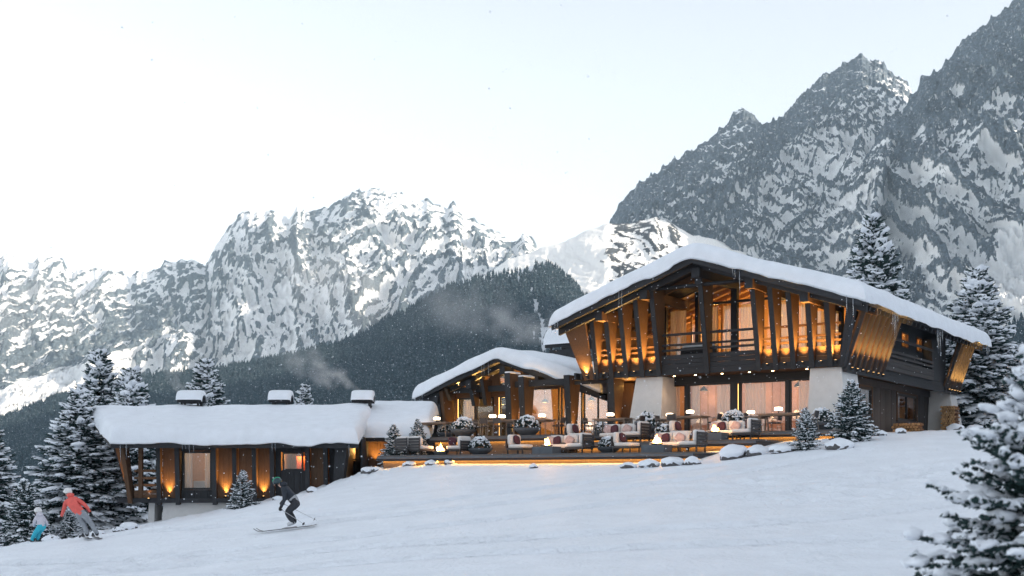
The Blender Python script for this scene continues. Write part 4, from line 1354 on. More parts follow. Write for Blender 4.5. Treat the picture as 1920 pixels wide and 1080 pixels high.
zr_ = WEZ + WSL * (WRY - WEY)
wr_x = wx(676)
m_ = MB()
for (ya, za, yb, zb) in ((WEY, WEZ, WRY, zr_), (2 * WRY - WEY, WEZ, WRY, zr_)):
    la, lb = float(wleft(np.array(ya))), float(wleft(np.array(yb)))
    m_.hexa([(la, ya, za - 0.16), (wr_x, ya, za - 0.16), (wr_x, yb, zb - 0.16), (lb, yb, zb - 0.16)], [(la, ya, za), (wr_x, ya, za), (wr_x, yb, zb), (lb, yb, zb)])
wroof = m_.build('roof', CHARH, wing)
snow_slab(wroof, 'snow_cover', lambda y: wleft(y) - 0.2, wr_x + 0.1, WEY - 0.2, 2 * WRY - WEY + 0.2, wdeck, 0.54, 110, 70, 23, 0.10, 0.5, 0.12, 0.07)
board('fascia', CHARH, wroof, float(wleft(np.array(WEY))) - 0.05, wr_x + 0.05, WEY - 0.05, WEY - 0.004, WEZ - 0.36, WEZ + 0.01)
MB().bar((float(wleft(np.array(WEY))) - 0.03, WEY, WEZ - 0.18), (-7.80, WRY, zr_ - 0.18), 0.06, 0.34).build('verge_board', GREYW, wroof)
MB().bar((-7.80, WRY + 0.05, zr_ - 0.18), (float(wleft(np.array(2 * WRY - WEY))), 2 * WRY - WEY, WEZ - 0.18), 0.06, 0.34).build('verge_board', GREYW, wroof)
for k in range(3):
    y = 0.4 + 1.5 * k
    z = float(wdeck(np.array(0.0), np.array(y))) - 0.42
    MB().box(float(wleft(np.array(y))) + 0.15, wx(300), y - 0.09, y + 0.09, z, z + 0.22).build('purlin', BROWNH, wroof)
for (px_, L) in ((227, 0.95), (238, 0.75), (343, 0.35), (349, 0.3), (356, 0.55), (364, 0.45), (511, 0.45), (517, 0.4), (655, 0.7)):
    icicle(wroof, wx(px_) * 54 / 55.0 + (54 / 55.0 - 1) * -13.5, WEY - 0.1, WEZ - 0.12, L, 0.035)
board('floor_slab', CHARH, wing, wx(222), wx(676), -0.12, 8.0, WF - 0.22, WF)
# facade posts
for px_ in (300, 335, 404, 442, 479, 512, 578, 612):
    x = wx(px_)
    o = MB().prism([(x - 0.09, -0.12, WF - 0.3), (x - 0.09, 0.1, WF - 0.3), (x - 0.09, 0.1, WT - 0.02), (x - 0.09, -0.35, WT - 0.02)], (0.18, 0, 0)).build('post', BROWN, wing)
    MB().prism([(x - 0.1, -0.16, WF - 0.32), (x - 0.1, -0.124, WF - 0.32), (x - 0.1, -0.354, WT - 0.02), (x - 0.1, -0.39, WT - 0.02)], (0.2, 0, 0)).build('unlit_edge_board', CHAR, o)
for px_ in (264,):
    board('post', BROWN, wing, wx(px_) - 0.09, wx(px_) + 0.09, -0.1, 0.12, WF, WT)


def wpanel(p0, p1, m, z0=WF, z1=WT):
    a, b = wx(p0) + 0.1, wx(p1) - 0.1
    n = max(1, int(round((b - a) / 0.3)))
    for k in range(n):
        x0, x1 = a + (b - a) * k / n, a + (b - a) * (k + 1) / n
        board('wall_board', m, wing, x0 + 0.004, x1 - 0.004, 0.1 - 0.006 * (k % 2), 0.2, z0, z1)


for (p0, p1, m) in ((300, 335, BROWN), (404, 442, BROWN), (442, 479, BROWN), (479, 512, BROWN), (578, 612, BROWN)):
    wpanel(p0, p1, m)
wpanel(335, 404, CHAR, WF, -0.72); wpanel(335, 404, CHAR, 1.12, WT)
window(wing, wx(341), wx(397), -0.71, 1.11, FRONT(0.06), (), 0.1, BLACK)
wpanel(512, 578, CHAR, WF, 0.2); wpanel(512, 578, CHAR, 1.06, WT)
wpanel(512, 530, CHAR, 0.2, 1.06); wpanel(567, 578, CHAR, 0.2, 1.06)
window(wing, wx(529), wx(568), 0.2, 1.06, FRONT(0.06), (), 0.08, BLACK)
wpanel(612, 640, CHAR)
MB().hexa([(wx(626), -0.5, WF - 0.3), (wx(640), -0.5, WF - 0.3), (wx(640), 0.4, WF - 0.3), (wx(626), 0.4, WF - 0.3)], [(wx(632), -0.6, WT), (wx(655), -0.6, WT), (wx(655), 0.4, WT), (wx(632), 0.4, WT)]).build('corner_panel', CHAR, wing)
room(wing, wx(312), wx(480), 0.35, 4.0, WF + 0.01, WT)
room(wing, wx(516), wx(640), 0.35, 4.0, WF + 0.01, WT)
curtain(wing, wx(343), wx(357), -0.7, 1.1, FRONT(0.06), 0.24); curtain(wing, wx(381), wx(396), -0.7, 1.1, FRONT(0.06), 0.24)
board('bed', mat('bed_linen', (0.6, 0.57, 0.55), 0.9, 0.05), wing, wx(352), wx(380), 1.0, 3.0, WF + 0.02, -0.3)
board('chest', mat('red_cabinet', (0.3, 0.06, 0.03), 0.6, 0.3), wing, wx(540), wx(556), 2.2, 2.6, WF + 0.02, 0.9)
for (x, p) in ((wx(368), 34), (wx(548), 24)):
    b = MB().lathe([(0.02, 0.15), (0.12, 0.08), (0.17, 0.0), (0.15, -0.02)], (x, 2.0, 1.1), 12).build('pendant_lamp', BLACK, wing, smooth=True)
    MB().tube([(x, 2, 1.25), (x, 2, 1.5)], 0.012, 6).build('cord', BLACK, b)
    lamp('lamp', b, (x, 2.0, 0.85), 'POINT', p, WARM, 0.15)
board('wall', CHAR, wing, wx(312), wx(676), 7.9, 8.05, WF, WT + 0.2)
board('wall', BROWN, wing, wx(311) - 0.05, wx(312), 0.35, 7.9, WF, WT + 0.3)
board('wall', CHAR, wing, wx(674), wx(676), 0.45, 7.9, WF, WT + 0.3)
for (px_, p) in ((317, 100), (423, 110), (459, 40), (494, 110), (594, 110)):
    uplight(wing, (wx(px_), 0.0, WF + 0.005), p * 2.2, (R(1), 0, 0), 70)
# open balcony at the left end with leaning fins
for (pb, pt, y, mm) in ((224, 192, 2.2, CHAR), (240, 214, 0.9, BROWN), (247, 236, 0.0, BROWN)):
    xb, xt = wx(pb), wx(pt) - 0.1
    MB().hexa([(xb - 0.09, y - 0.25, WF - 0.25), (xb + 0.09, y - 0.25, WF - 0.25), (xb + 0.09, y + 0.25, WF - 0.25), (xb - 0.09, y + 0.25, WF - 0.25)], [(xt - 0.1, y - 0.45, WT + 0.1), (xt + 0.1, y - 0.45, WT + 0.1), (xt + 0.1, y + 0.3, WT + 0.1), (xt - 0.1, y + 0.3, WT + 0.1)]).build('fin', mm, wing)
for (z0, z1) in ((WF + 0.02, WF + 0.19), (WF + 0.2, WF + 0.37)):
    board('parapet_board', BROWNH, wing, wx(252), wx(296), -0.06, 0.0, z0, z1)
for z in (-0.55, -0.22, 0.12):
    board('rail', BROWNH, wing, wx(252), wx(262), -0.05, 0.02, z, z + 0.12)
    board('rail', BROWNH, wing, wx(266), wx(297), -0.05, 0.02, z, z + 0.12)
    board('rail', BROWNH, wing, wx(240), wx(296), 4.2, 4.27, z, z + 0.12)
board('post', BROWN, wing, wx(270), wx(276), 4.1, 4.28, WF, WT + 0.3)
board('bench', BROWNH, wing, wx(268), wx(298), 1.2, 1.9, WF + 0.3, WF + 0.42)
MB().pillow((wx(283), 1.55, WF + 0.48), (0.36, 0.32, 0.07)).build('bench_snow', SNOW, wing, smooth=True)
uplight(wing, (wx(244), 0.4, WF + 0.005), 260, (0, R(-8), 0), 70)
uplight(wing, (wx(281), -0.2, WF - 0.1), 14, (R(-8), 0, 0), 60)
# plaster plinth under the raised end
pl1 = MB().hexa([(wx(268), 0.4, -4.2), (wx(283), 0.4, -4.2), (wx(283), 1.6, -4.2), (wx(268), 1.6, -4.2)], [(wx(274), 0.4, WF - 0.225), (wx(285), 0.4, WF - 0.225), (wx(285), 1.6, WF - 0.225), (wx(274), 1.6, WF - 0.225)]).build('plinth_leg', PLAST, wing)
MB().hexa([(wx(294), 0.2, -4.2), (wx(640), 0.2, -4.2), (wx(640), 6.5, -4.2), (wx(294), 6.5, -4.2)], [(wx(304), 0.2, WF - 0.225), (wx(640), 0.2, WF - 0.225), (wx(640), 6.5, WF - 0.225), (wx(304), 6.5, WF - 0.225)]).build('plinth', PLAST, wing)
uplight(wing, (wx(287), 0.9, -3.1), 30, (0, R(6), 0), 60)
for (px_, w_) in ((359, 0.98), (527, 0.86), (681, 0.84)):
    chimney(wing, (px_ - CX) / F_PX * 59.4 + 13.5, 4.4, 2.6, 3.50, w_, 0.75)

# connecting wing between guest wing and pavilion
cw = thing('connecting_wing', 'short snow roofed connecting wing with amber lit wall beside the terrace', 'building', (-6.0, 58.0, 0), 0.0)
CE, CR = 1.95, 3.42
m_ = MB()
for (ya, yb) in ((-1.0, 3.6), (8.2, 3.6)):
    m_.hexa([(-1.9, ya, CE - 0.16), (1.95, ya, CE - 0.16), (1.95, yb, CR - 0.16), (-1.9, yb, CR - 0.16)], [(-1.9, ya, CE), (1.95, ya, CE), (1.95, yb, CR), (-1.9, yb, CR)])
croof = m_.build('roof', CHARH, cw)
snow_slab(croof, 'snow_cover', -2.0, 2.1, -1.2, 8.3, lambda X, Y: CR - (CR - CE) / 4.6 * np.sqrt((Y - 3.6) ** 2 + 0.2), 0.6, 50, 60, 29, 0.08, 0.5, 0.12, 0.06)
board('fascia', CHARH, croof, -1.95, 2.0, -1.05, -1.004, CE - 0.34, CE + 0.01)
for k in range(8):
    a = -1.3 + k * 0.16
    board('wall_board', BROWN, cw, a + 0.004, a + 0.156, -0.006 * (k % 2), 0.1, -1.0, 1.78)
board('wall', CHAR, cw, 0.0, 1.9, 0.0, 0.1, -1.0, 1.78)
board('post', CHAR, cw, -1.46, -1.32, -0.2, 0.1, -1.0, 1.78)
board('wall', CHAR, cw, -2.2, -1.47, 0.3, 0.4, -1.0, 0.7)
lw = window(cw, -2.15, -1.5, 0.72, 1.74, FRONT(0.1), (), 0.06, BLACK)
room(cw, -2.4, 1.7, 0.45, 5.0, -0.5, 1.78)
lamp('lamp', cw, (-1.5, 1.6, 1.3), 'POINT', 60, WARM, 0.15)
uplight(cw, (-0.7, -0.35, 0.3), 190, (R(-4), 0, 0), 90)
# ------------------------------------------------------------------ terrace
ZL, ZM, ZU = 0.86, 1.38, 1.78
terr = thing('timber_terrace', 'three level timber terrace with amber light strips under its edges', 'terrace', (OX, OY, 0), -TH)
CLAD = mat('terrace_cladding', (0.13, 0.09, 0.065), 0.75, 0.4, 5, (14, 14, 0.5), 0.5)
DECKM = mat('deck_boards', (0.09, 0.09, 0.095), 0.7, 0.3, 5, (0.7, 14, 9), 0.3)
XLL = LX(708, -9.2)
XUL = LX(806, -5.6)
XM0, XM1 = -10.6, -1.15


def deck(name, x0, x1, y0, y1, z, ends=(True, True), zlow=-1.5, led=True):
    d = MB().box(x0, x1, y0, y1, z - 0.06, z).build(name, DECKM, terr)
    for k, (za, zb) in enumerate(((z - 0.155, z - 0.065), (z - 0.26, z - 0.16))):
        board('fascia_board', CONC if k == 0 else CHARH, d, x0, x1, y0 - 0.02 + 0.03 * k, y0 + 0.05 + 0.03 * k, za, zb)
        for e, xx, s in ((ends[0], x0, -1), (ends[1], x1, 1)):
            if e: board('fascia_board', CHARH, d, min(xx, xx + s * 0.04), max(xx, xx + s * 0.04), y0 - 0.02 + 0.03 * k, y1, za, zb)
    ri = MB().box(x0 + 0.16, x1 - 0.16, y0 + 0.2, y0 + 0.28, zlow, z - 0.07).build('cladding', CLAD, d)
    for e, xx, s in ((ends[0], x0 + 0.18, 1), (ends[1], x1 - 0.18, -1)):
        if e: MB().box(min(xx, xx + s * 0.08), max(xx, xx + s * 0.08), y0 + 0.29, y1, zlow, z - 0.07).build('cladding', CLAD, d)
    if led:
        MB().box(x0 + 0.1, x1 - 0.1, y0 + 0.115, y0 + 0.14, z - 0.255, z - 0.235).build('light_strip', LEDE, d)
        if ends[1]: MB().box(x1 - 0.11, x1 - 0.09, y0 + 0.2, y1 - 0.1, z - 0.255, z - 0.235).build('light_strip', LEDE, d)
    return d


deck('lower_deck', XLL, -2.45, -9.2, -5.3, ZL)
deck('middle_deck', XM0, XM1, -6.4, -3.7, ZM, zlow=0.5)
deck('upper_deck', XUL, XM0 - 0.05, -5.6, 2.55, ZU, (True, False), zlow=0.5)
deck('upper_deck', XM0 - 0.045, 1.3, -4.0, 1.45, ZU, (False, True), zlow=0.5)
MB().box(-9.4, 1.0, -3.3, 6, 0.3, 1.70).build('foundation', CHAR, terr)
MB().box(-23.0, -10.8, -4.8, 6, 0.3, 1.70).build('foundation', CHAR, terr)
MB().box(XLL + 0.6, -3.2, -8.6, -4.8, -1.6, 0.78).build('foundation', CHAR, terr)


# ------------------------------------------------------------------ furniture
def place(o, x, y, z, rz=0.0):
    o.location = M2W(x, y, z)
    o.rotation_euler = (0, 0, -TH + rz)
    return o


def make_lounge_chair(label, group, arms=False):
    """seat faces local +x; the back stands at local -x"""
    t = thing('lounge_armchair' if arms else 'lounge_chair', label, 'armchair' if arms else 'chair', group=group)
    board('seat_frame', SLAT, t, -0.42, 0.44, -0.42, 0.42, 0.2, 0.27)
    for sx in (-0.38, 0.39):
        for sy in (-0.38, 0.38): board('leg', BLACK, t, sx - 0.025, sx + 0.025, sy - 0.025, sy + 0.025, 0, 0.199)
    MB().pillow((0.03, 0, 0.355), (0.43, 0.42, 0.085), 0.32, 16, 8).build('seat_cushion', CUSH, t, smooth=True)
    MB().pillow((-0.31, 0, 0.63), (0.10, 0.41, 0.24), 0.35, 16, 8).build('back_cushion', CUSH, t, smooth=True)
    for k in range(4 if arms else 3):
        z0 = 0.30 + k * 0.125
        board('slat', SLAT, t, -0.475, -0.445, -0.42, 0.42, z0, z0 + 0.105)
    for sy in (-0.40, 0.40): board('back_post', SLAT, t, -0.44, -0.415, sy - 0.03, sy + 0.03, 0.27, 0.8 if arms else 0.68)
    return t


def make_sofa(label, group, n=2):
    """seat faces local -y"""
    w = 0.72 * n
    t = thing('lounge_sofa', label, 'sofa', group=group)
    board('seat_frame', SLAT, t, -w / 2, w / 2, -0.42, 0.44, 0.2, 0.27)
    for sx in (-w / 2 + 0.06, w / 2 - 0.06):
        for sy in (-0.36, 0.38): board('leg', BLACK, t, sx - 0.025, sx + 0.025, sy - 0.025, sy + 0.025, 0, 0.199)
    MB().pillow((0, -0.03, 0.355), (w / 2, 0.42, 0.085), 0.25, 20, 8).build('seat_cushion', CUSH, t, smooth=True)
    for k in range(n):
        MB().pillow((-w / 2 + 0.72 * (k + 0.5), 0.31, 0.62), (0.352, 0.10, 0.23), 0.35, 16, 8).build('back_cushion', CUSH, t, smooth=True)
    for k in range(3):
        board('slat', SLAT, t, -w / 2, w / 2, 0.445, 0.475, 0.30 + k * 0.125, 0.405 + k * 0.125)
    return t


def cushion(label, m, x, y, z, rz, tilt=0.35, size=0.19, group='scatter cushions on the lounge seats'):
    o = MB().pillow((0, 0, 0), (size, 0.085, size), 0.5, 14, 9).build('scatter_cushion', m, None, smooth=True)
    place(o, x, y, z, rz)
    o.rotation_euler = (R(-18), tilt, -TH + rz)
    return tag(o, label, 'cushion', group)


GA, GS_, GC = 'lounge armchairs on the terrace', 'lounge sofas on the terrace', 'armless lounge chairs on the terrace'


def lounge_set(where, pc, vc, ps, vs, pa, va, z, pit=None):
    c = place(make_lounge_chair('armless white lounge chair of the %s seating group' % where, GC), LX(pc, vc), vc, z, 0.0)
    cushion('burgundy cushion on the lounge chair of the %s seating group' % where, BURG, LX(pc, vc) - 0.13, vc - 0.05, z + 0.64, R(90), 0.25)
    s = place(make_sofa('white sofa with pink and red cushions of the %s seating group' % where, GS_), LX(ps, vs), vs, z, 0.0)
    sx = LX(ps, vs)
    cushion('pale pink cushion at the left end of the %s sofa' % where, PINK, sx - 0.55, vs + 0.12, z + 0.62, R(8), 0.2)
    cushion('dark red cushion on the left half of the %s sofa' % where, BURG, sx - 0.22, vs + 0.10, z + 0.61, R(-6), -0.3)
    cushion('pink patterned cushion on the right half of the %s sofa' % where, PINK, sx + 0.42, vs + 0.10, z + 0.61, R(5), 0.5)
    a = place(make_lounge_chair('slat backed armchair with white cushions of the %s seating group' % where, GA, True), LX(pa, va), va, z, PI)
    cushion('dark plum cushion on the slat backed armchair of the %s group' % where, NAVY, LX(pa, va) + 0.12, va + 0.06, z + 0.63, R(80), 0.25)
    if pit:
        fire_pit(where, pit[0], pit[1], z)


def fire_pit(where, px, v, z, bowl=False):
    x = LX(px, v)
    t = place(thing('fire_pit', 'blue grey box fire pit with flames in the %s seating group' % where if not bowl else 'round low fire bowl with burning flames %s' % where, 'fire pit', group='burning fire pits'), x, v, z)
    if bowl:
        MB().lathe([(0.2, 0.0), (0.28, 0.05), (0.4, 0.2), (0.37, 0.2), (0.25, 0.1)], (0, 0, 0), 18).build('bowl', CONC, t, smooth=True)
        h = 0.2
    else:
        MB().box(-0.5, 0.5, -0.35, 0.35, 0.0, 0.30).build('box', CONC, t, bevel=0.015)
        MB().lathe([(0.2, 0), (0.28, 0.06), (0.25, 0.06), (0.12, 0.02)], (0, 0, 0.302), 16).build('burner_dish', BLACK, t, smooth=True)
        h = 0.34
    rr = random.Random(px)
    for k in range(9):
        a = rr.uniform(0, 2 * PI); r = rr.uniform(0.0, 0.17); L = rr.uniform(0.16, 0.42) * (1 - r * 2.2); w = rr.uniform(0.03, 0.06)
        cx, cy_ = r * math.cos(a), r * math.sin(a)
        b1, b2 = rr.uniform(-0.05, 0.05), rr.uniform(-0.05, 0.05)
        MB().tube([(cx, cy_, h), (cx + b1 * 0.3, cy_, h + L * 0.25), (cx + b1, cy_ + b2, h + L * 0.6), (cx + b2, cy_ - b1, h + L)], [w * 0.5, w, w * 0.6, 0.004], 7).build('flame', FLAMEC if k < 3 else FLAME, t, smooth=True)
    lamp('lamp', t, (0, -0.05, h + 0.32), 'POINT', 26, (1.0, 0.45, 0.13), 0.12)


lounge_set('lower deck left', 975, -7.5, 1050, -6.5, 1086, -7.75, ZL, (1025, -8.3))
lounge_set('lower deck right', 1174, -7.5, 1255, -6.95, 1297, -7.9, ZL, (1231, -8.35))
lounge_set('middle deck left', 1085, -5.0, 1158, -4.4, 1194, -5.4, ZM)
lounge_set('middle deck right', 1278, -5.0, 1360, -4.5, 1398, -5.45, ZM, (1338, -5.75))
for px_, w_ in ((766, 'leftmost'), (789, 'second from the left')):
    place(make_lounge_chair('slat backed armchair seen from behind, %s beside the small firs' % w_, GA, True), LX(px_, -8.2), -8.2, ZL, R(80))
a_ = place(make_lounge_chair('armless white lounge chair right of the round fire bowl, facing left', GC), LX(860, -7.3), -7.3, ZL, PI)
cushion('burgundy cushion on the lounge chair right of the round fire bowl', BURG, LX(853, -7.3), -7.5, ZL + 0.63, R(40), 0.1)
fire_pit('left of the planter on the lower deck', 826, -7.6, ZL, True)


def make_table(label, w=1.7, d=0.9):
    t = thing('dining_table', label, 'table', group='dining tables on the upper deck')
    for k in range(4):
        board('top_plank', TEAK, t, -w / 2, w / 2, -d / 2 + k * d / 4 + 0.004, -d / 2 + (k + 1) * d / 4 - 0.004, 0.71, 0.75)
    board('apron', TEAK, t, -w / 2 + 0.08, w / 2 - 0.08, -d / 2 + 0.06, d / 2 - 0.06, 0.65, 0.708)
    for sx in (-1, 1):
        for sy in (-1, 1):
            MB().bar((sx * (w / 2 - 0.04), sy * (d / 2 - 0.05), 0), (sx * (w / 2 - 0.09), sy * (d / 2 - 0.09), 0.648), 0.05, 0.05).build('leg', TEAK, t)
    return t


def make_chair(label):
    """faces local +x"""
    t = thing('dining_chair', label, 'chair', group='dining chairs on the upper deck')
    for sy in (-1, 1):
        MB().tube([(0.22, sy * 0.23, 0), (0.20, sy * 0.21, 0.43)], 0.016, 6).build('leg', FRAMEG, t)
        MB().tube([(-0.26, sy * 0.23, 0), (-0.20, sy * 0.21, 0.43), (-0.27, sy * 0.21, 0.82)], 0.016, 6).build('leg', FRAMEG, t)
        MB().tube([(0.20, sy * 0.235, 0.44), (0.19, sy * 0.245, 0.64), (-0.22, sy * 0.235, 0.66)], 0.014, 6).build('armrest', FRAMEG, t)
    MB().pillow((0, 0, 0.45), (0.23, 0.21, 0.03), 0.3, 12, 6).build('seat', SLAT, t, smooth=True)
    MB().hexa([(-0.255, -0.2, 0.56), (-0.225, -0.2, 0.56), (-0.225, 0.2, 0.56), (-0.255, 0.2, 0.56)], [(-0.30, -0.2, 0.82), (-0.275, -0.2, 0.82), (-0.275, 0.2, 0.82), (-0.30, 0.2, 0.82)]).build('backrest', SLAT, t)
    return t


def table_lamp(label, x, y, z):
    t = place(thing('table_lamp', label, 'lamp', group='glowing table lamps'), x, y, z)
    MB().lathe([(0.07, 0), (0.07, 0.015), (0.02, 0.03), (0.02, 0.10), (0.09, 0.12)], (0, 0, 0), 14).build('base', BLACK, t, smooth=True)
    MB().lathe([(0.11, 0.121), (0.165, 0.14), (0.17, 0.20), (0.16, 0.245), (0.10, 0.262)], (0, 0, 0), 16).build('shade', LAMPE, t, smooth=True)
    lamp('lamp', t, (0, 0, 0.42), 'POINT', 4.5, WARM2, 0.12)


TABLES = [  # px, v, width, what tells it apart, lamps (offset), chairs (side: l r f b with offset)
    (822, -4.5, 1.6, 'leftmost dining table', [(-0.1, 0)], [('r', 0), ('b', 0.1)]),
    (943, -4.6, 1.9, 'two lamp table', [(-0.45, -0.2), (-0.2, 0.2)], [('l', 0), ('r', 0), ('f', -0.4), ('f', 0.35), ('b', 0.0)]),
    (1018, -4.0, 0.9, 'small square table', [(-0.05, 0)], [('r', 0.0)]),
    (1150, -3.0, 1.7, 'table left of the white pillar', [(-0.15, 0)], [('l', 0), ('r', 0), ('b', 0.2)]),
    (1290, -3.0, 1.7, 'table between two round planters', [(0.1, 0)], [('l', 0), ('r', 0), ('f', -0.3)]),
    (1464, -2.9, 1.8, 'rightmost dining table', [(-0.1, 0)], [('l', 0), ('r', 0)]),
    (1252, -1.2, 1.0, 'back row table by the pillar', [(0.1, 0)], [('l', 0)]),
    (1412, -1.1, 1.2, 'back row table before the middle windows', [(-0.1, 0)], [('r', 0), ('l', 0)]),
]
SIDEW = {'l': 'left end of', 'r': 'right end of', 'f': 'near side of', 'b': 'far side of'}
for (px_, v, w, where, lamps_, chairs_) in TABLES:
    x = LX(px_, v)
    place(make_table('greyed teak table on the upper deck, the ' + where, w), x, v, ZU + 0.001)
    for i, (ox, oy) in enumerate(lamps_):
        table_lamp('glowing white table lamp on the ' + where + (', the %s one' % ('left', 'right')[i] if len(lamps_) > 1 else ''), x + ox, v + oy, ZU + 0.752)
    for i, (sd, off) in enumerate(chairs_):
        dup_ = sum(1 for c in chairs_[:i] if c[0] == sd)
        lab = 'slim dining chair at the %s the %s' % (SIDEW[sd], where)
        if dup_: lab = lab.replace('slim dining chair', 'second slim dining chair')
        c = make_chair(lab)
        if sd == 'l': place(c, x - w / 2 - 0.38, v + off, ZU + 0.001, 0)
        elif sd == 'r': place(c, x + w / 2 + 0.38, v + off, ZU + 0.001, PI)
        elif sd == 'f': place(c, x + off, v - 0.72, ZU + 0.001, R(90))
        else: place(c, x + off, v + 0.72, ZU + 0.001, R(-90))


# ------------------------------------------------------------------ vegetation meshes (numpy)
def ico(sub):
    bm = bmesh.new()
    bmesh.ops.create_icosphere(bm, subdivisions=sub, radius=1.0)
    v = np.array([p.co[:] for p in bm.verts]); f = np.array([[q.index for q in p.verts] for p in bm.faces])
    bm.free()
    return v, f


ICO1, ICO2 = ico(1), ico(2)


def blobs(c, dx, dz, sx, sy, sz, rng, tmpl, rough=0.22):
    """ellipsoids: long axis dx, up dz"""
    v0, f0 = tmpl
    n = len(c)
    dx = dx / (np.linalg.norm(dx, axis=1, keepdims=True) + 1e-9)
    dz = dz - (dz * dx).sum(1, keepdims=True) * dx
    dz /= np.linalg.norm(dz, axis=1, keepdims=True) + 1e-9
    dy = np.cross(dz, dx)
    k = 1 + rough * rng.normal(size=(n, len(v0), 1))
    k = np.clip(k, 0.6, 1.5)
    u = v0[None] * k
    V = c[:, None] + u[..., 0:1] * (dx * sx[:, None])[:, None] + u[..., 1:2] * (dy * sy[:, None])[:, None] + u[..., 2:3] * (dz * sz[:, None])[:, None]
    Fc = f0[None] + (np.arange(n) * len(v0))[:, None, None]
    return V.reshape(-1, 3), Fc.reshape(-1, 3)


def brushes(o, d, L, w, rng):
    """needle twigs: thin spindles of three sides with a ragged waist"""
    n = len(o)
    d = d / (np.linalg.norm(d, axis=1, keepdims=True) + 1e-9)
    a = np.cross(d, rng.normal(size=(n, 3))); a /= np.linalg.norm(a, axis=1, keepdims=True) + 1e-9
    b = np.cross(d, a)
    V = [o]
    for (t, s) in ((0.35, 1.0),):
        for k in range(3):
            th = 2 * PI * k / 3
            V.append(o + d * (L * (t + rng.uniform(-0.2, 0.2, n)))[:, None] + (a * math.cos(th) + b * math.sin(th)) * (w * s * rng.uniform(0.5, 1.4, n))[:, None])
    V.append(o + d * L[:, None])
    V = np.stack(V, 1)
    T = np.array([(0, 2, 1), (0, 3, 2), (0, 1, 3), (1, 2, 4), (2, 3, 4), (3, 1, 4)])
    return V.reshape(-1, 3), (T[None] + (np.arange(n) * 5)[:, None, None]).reshape(-1, 3)


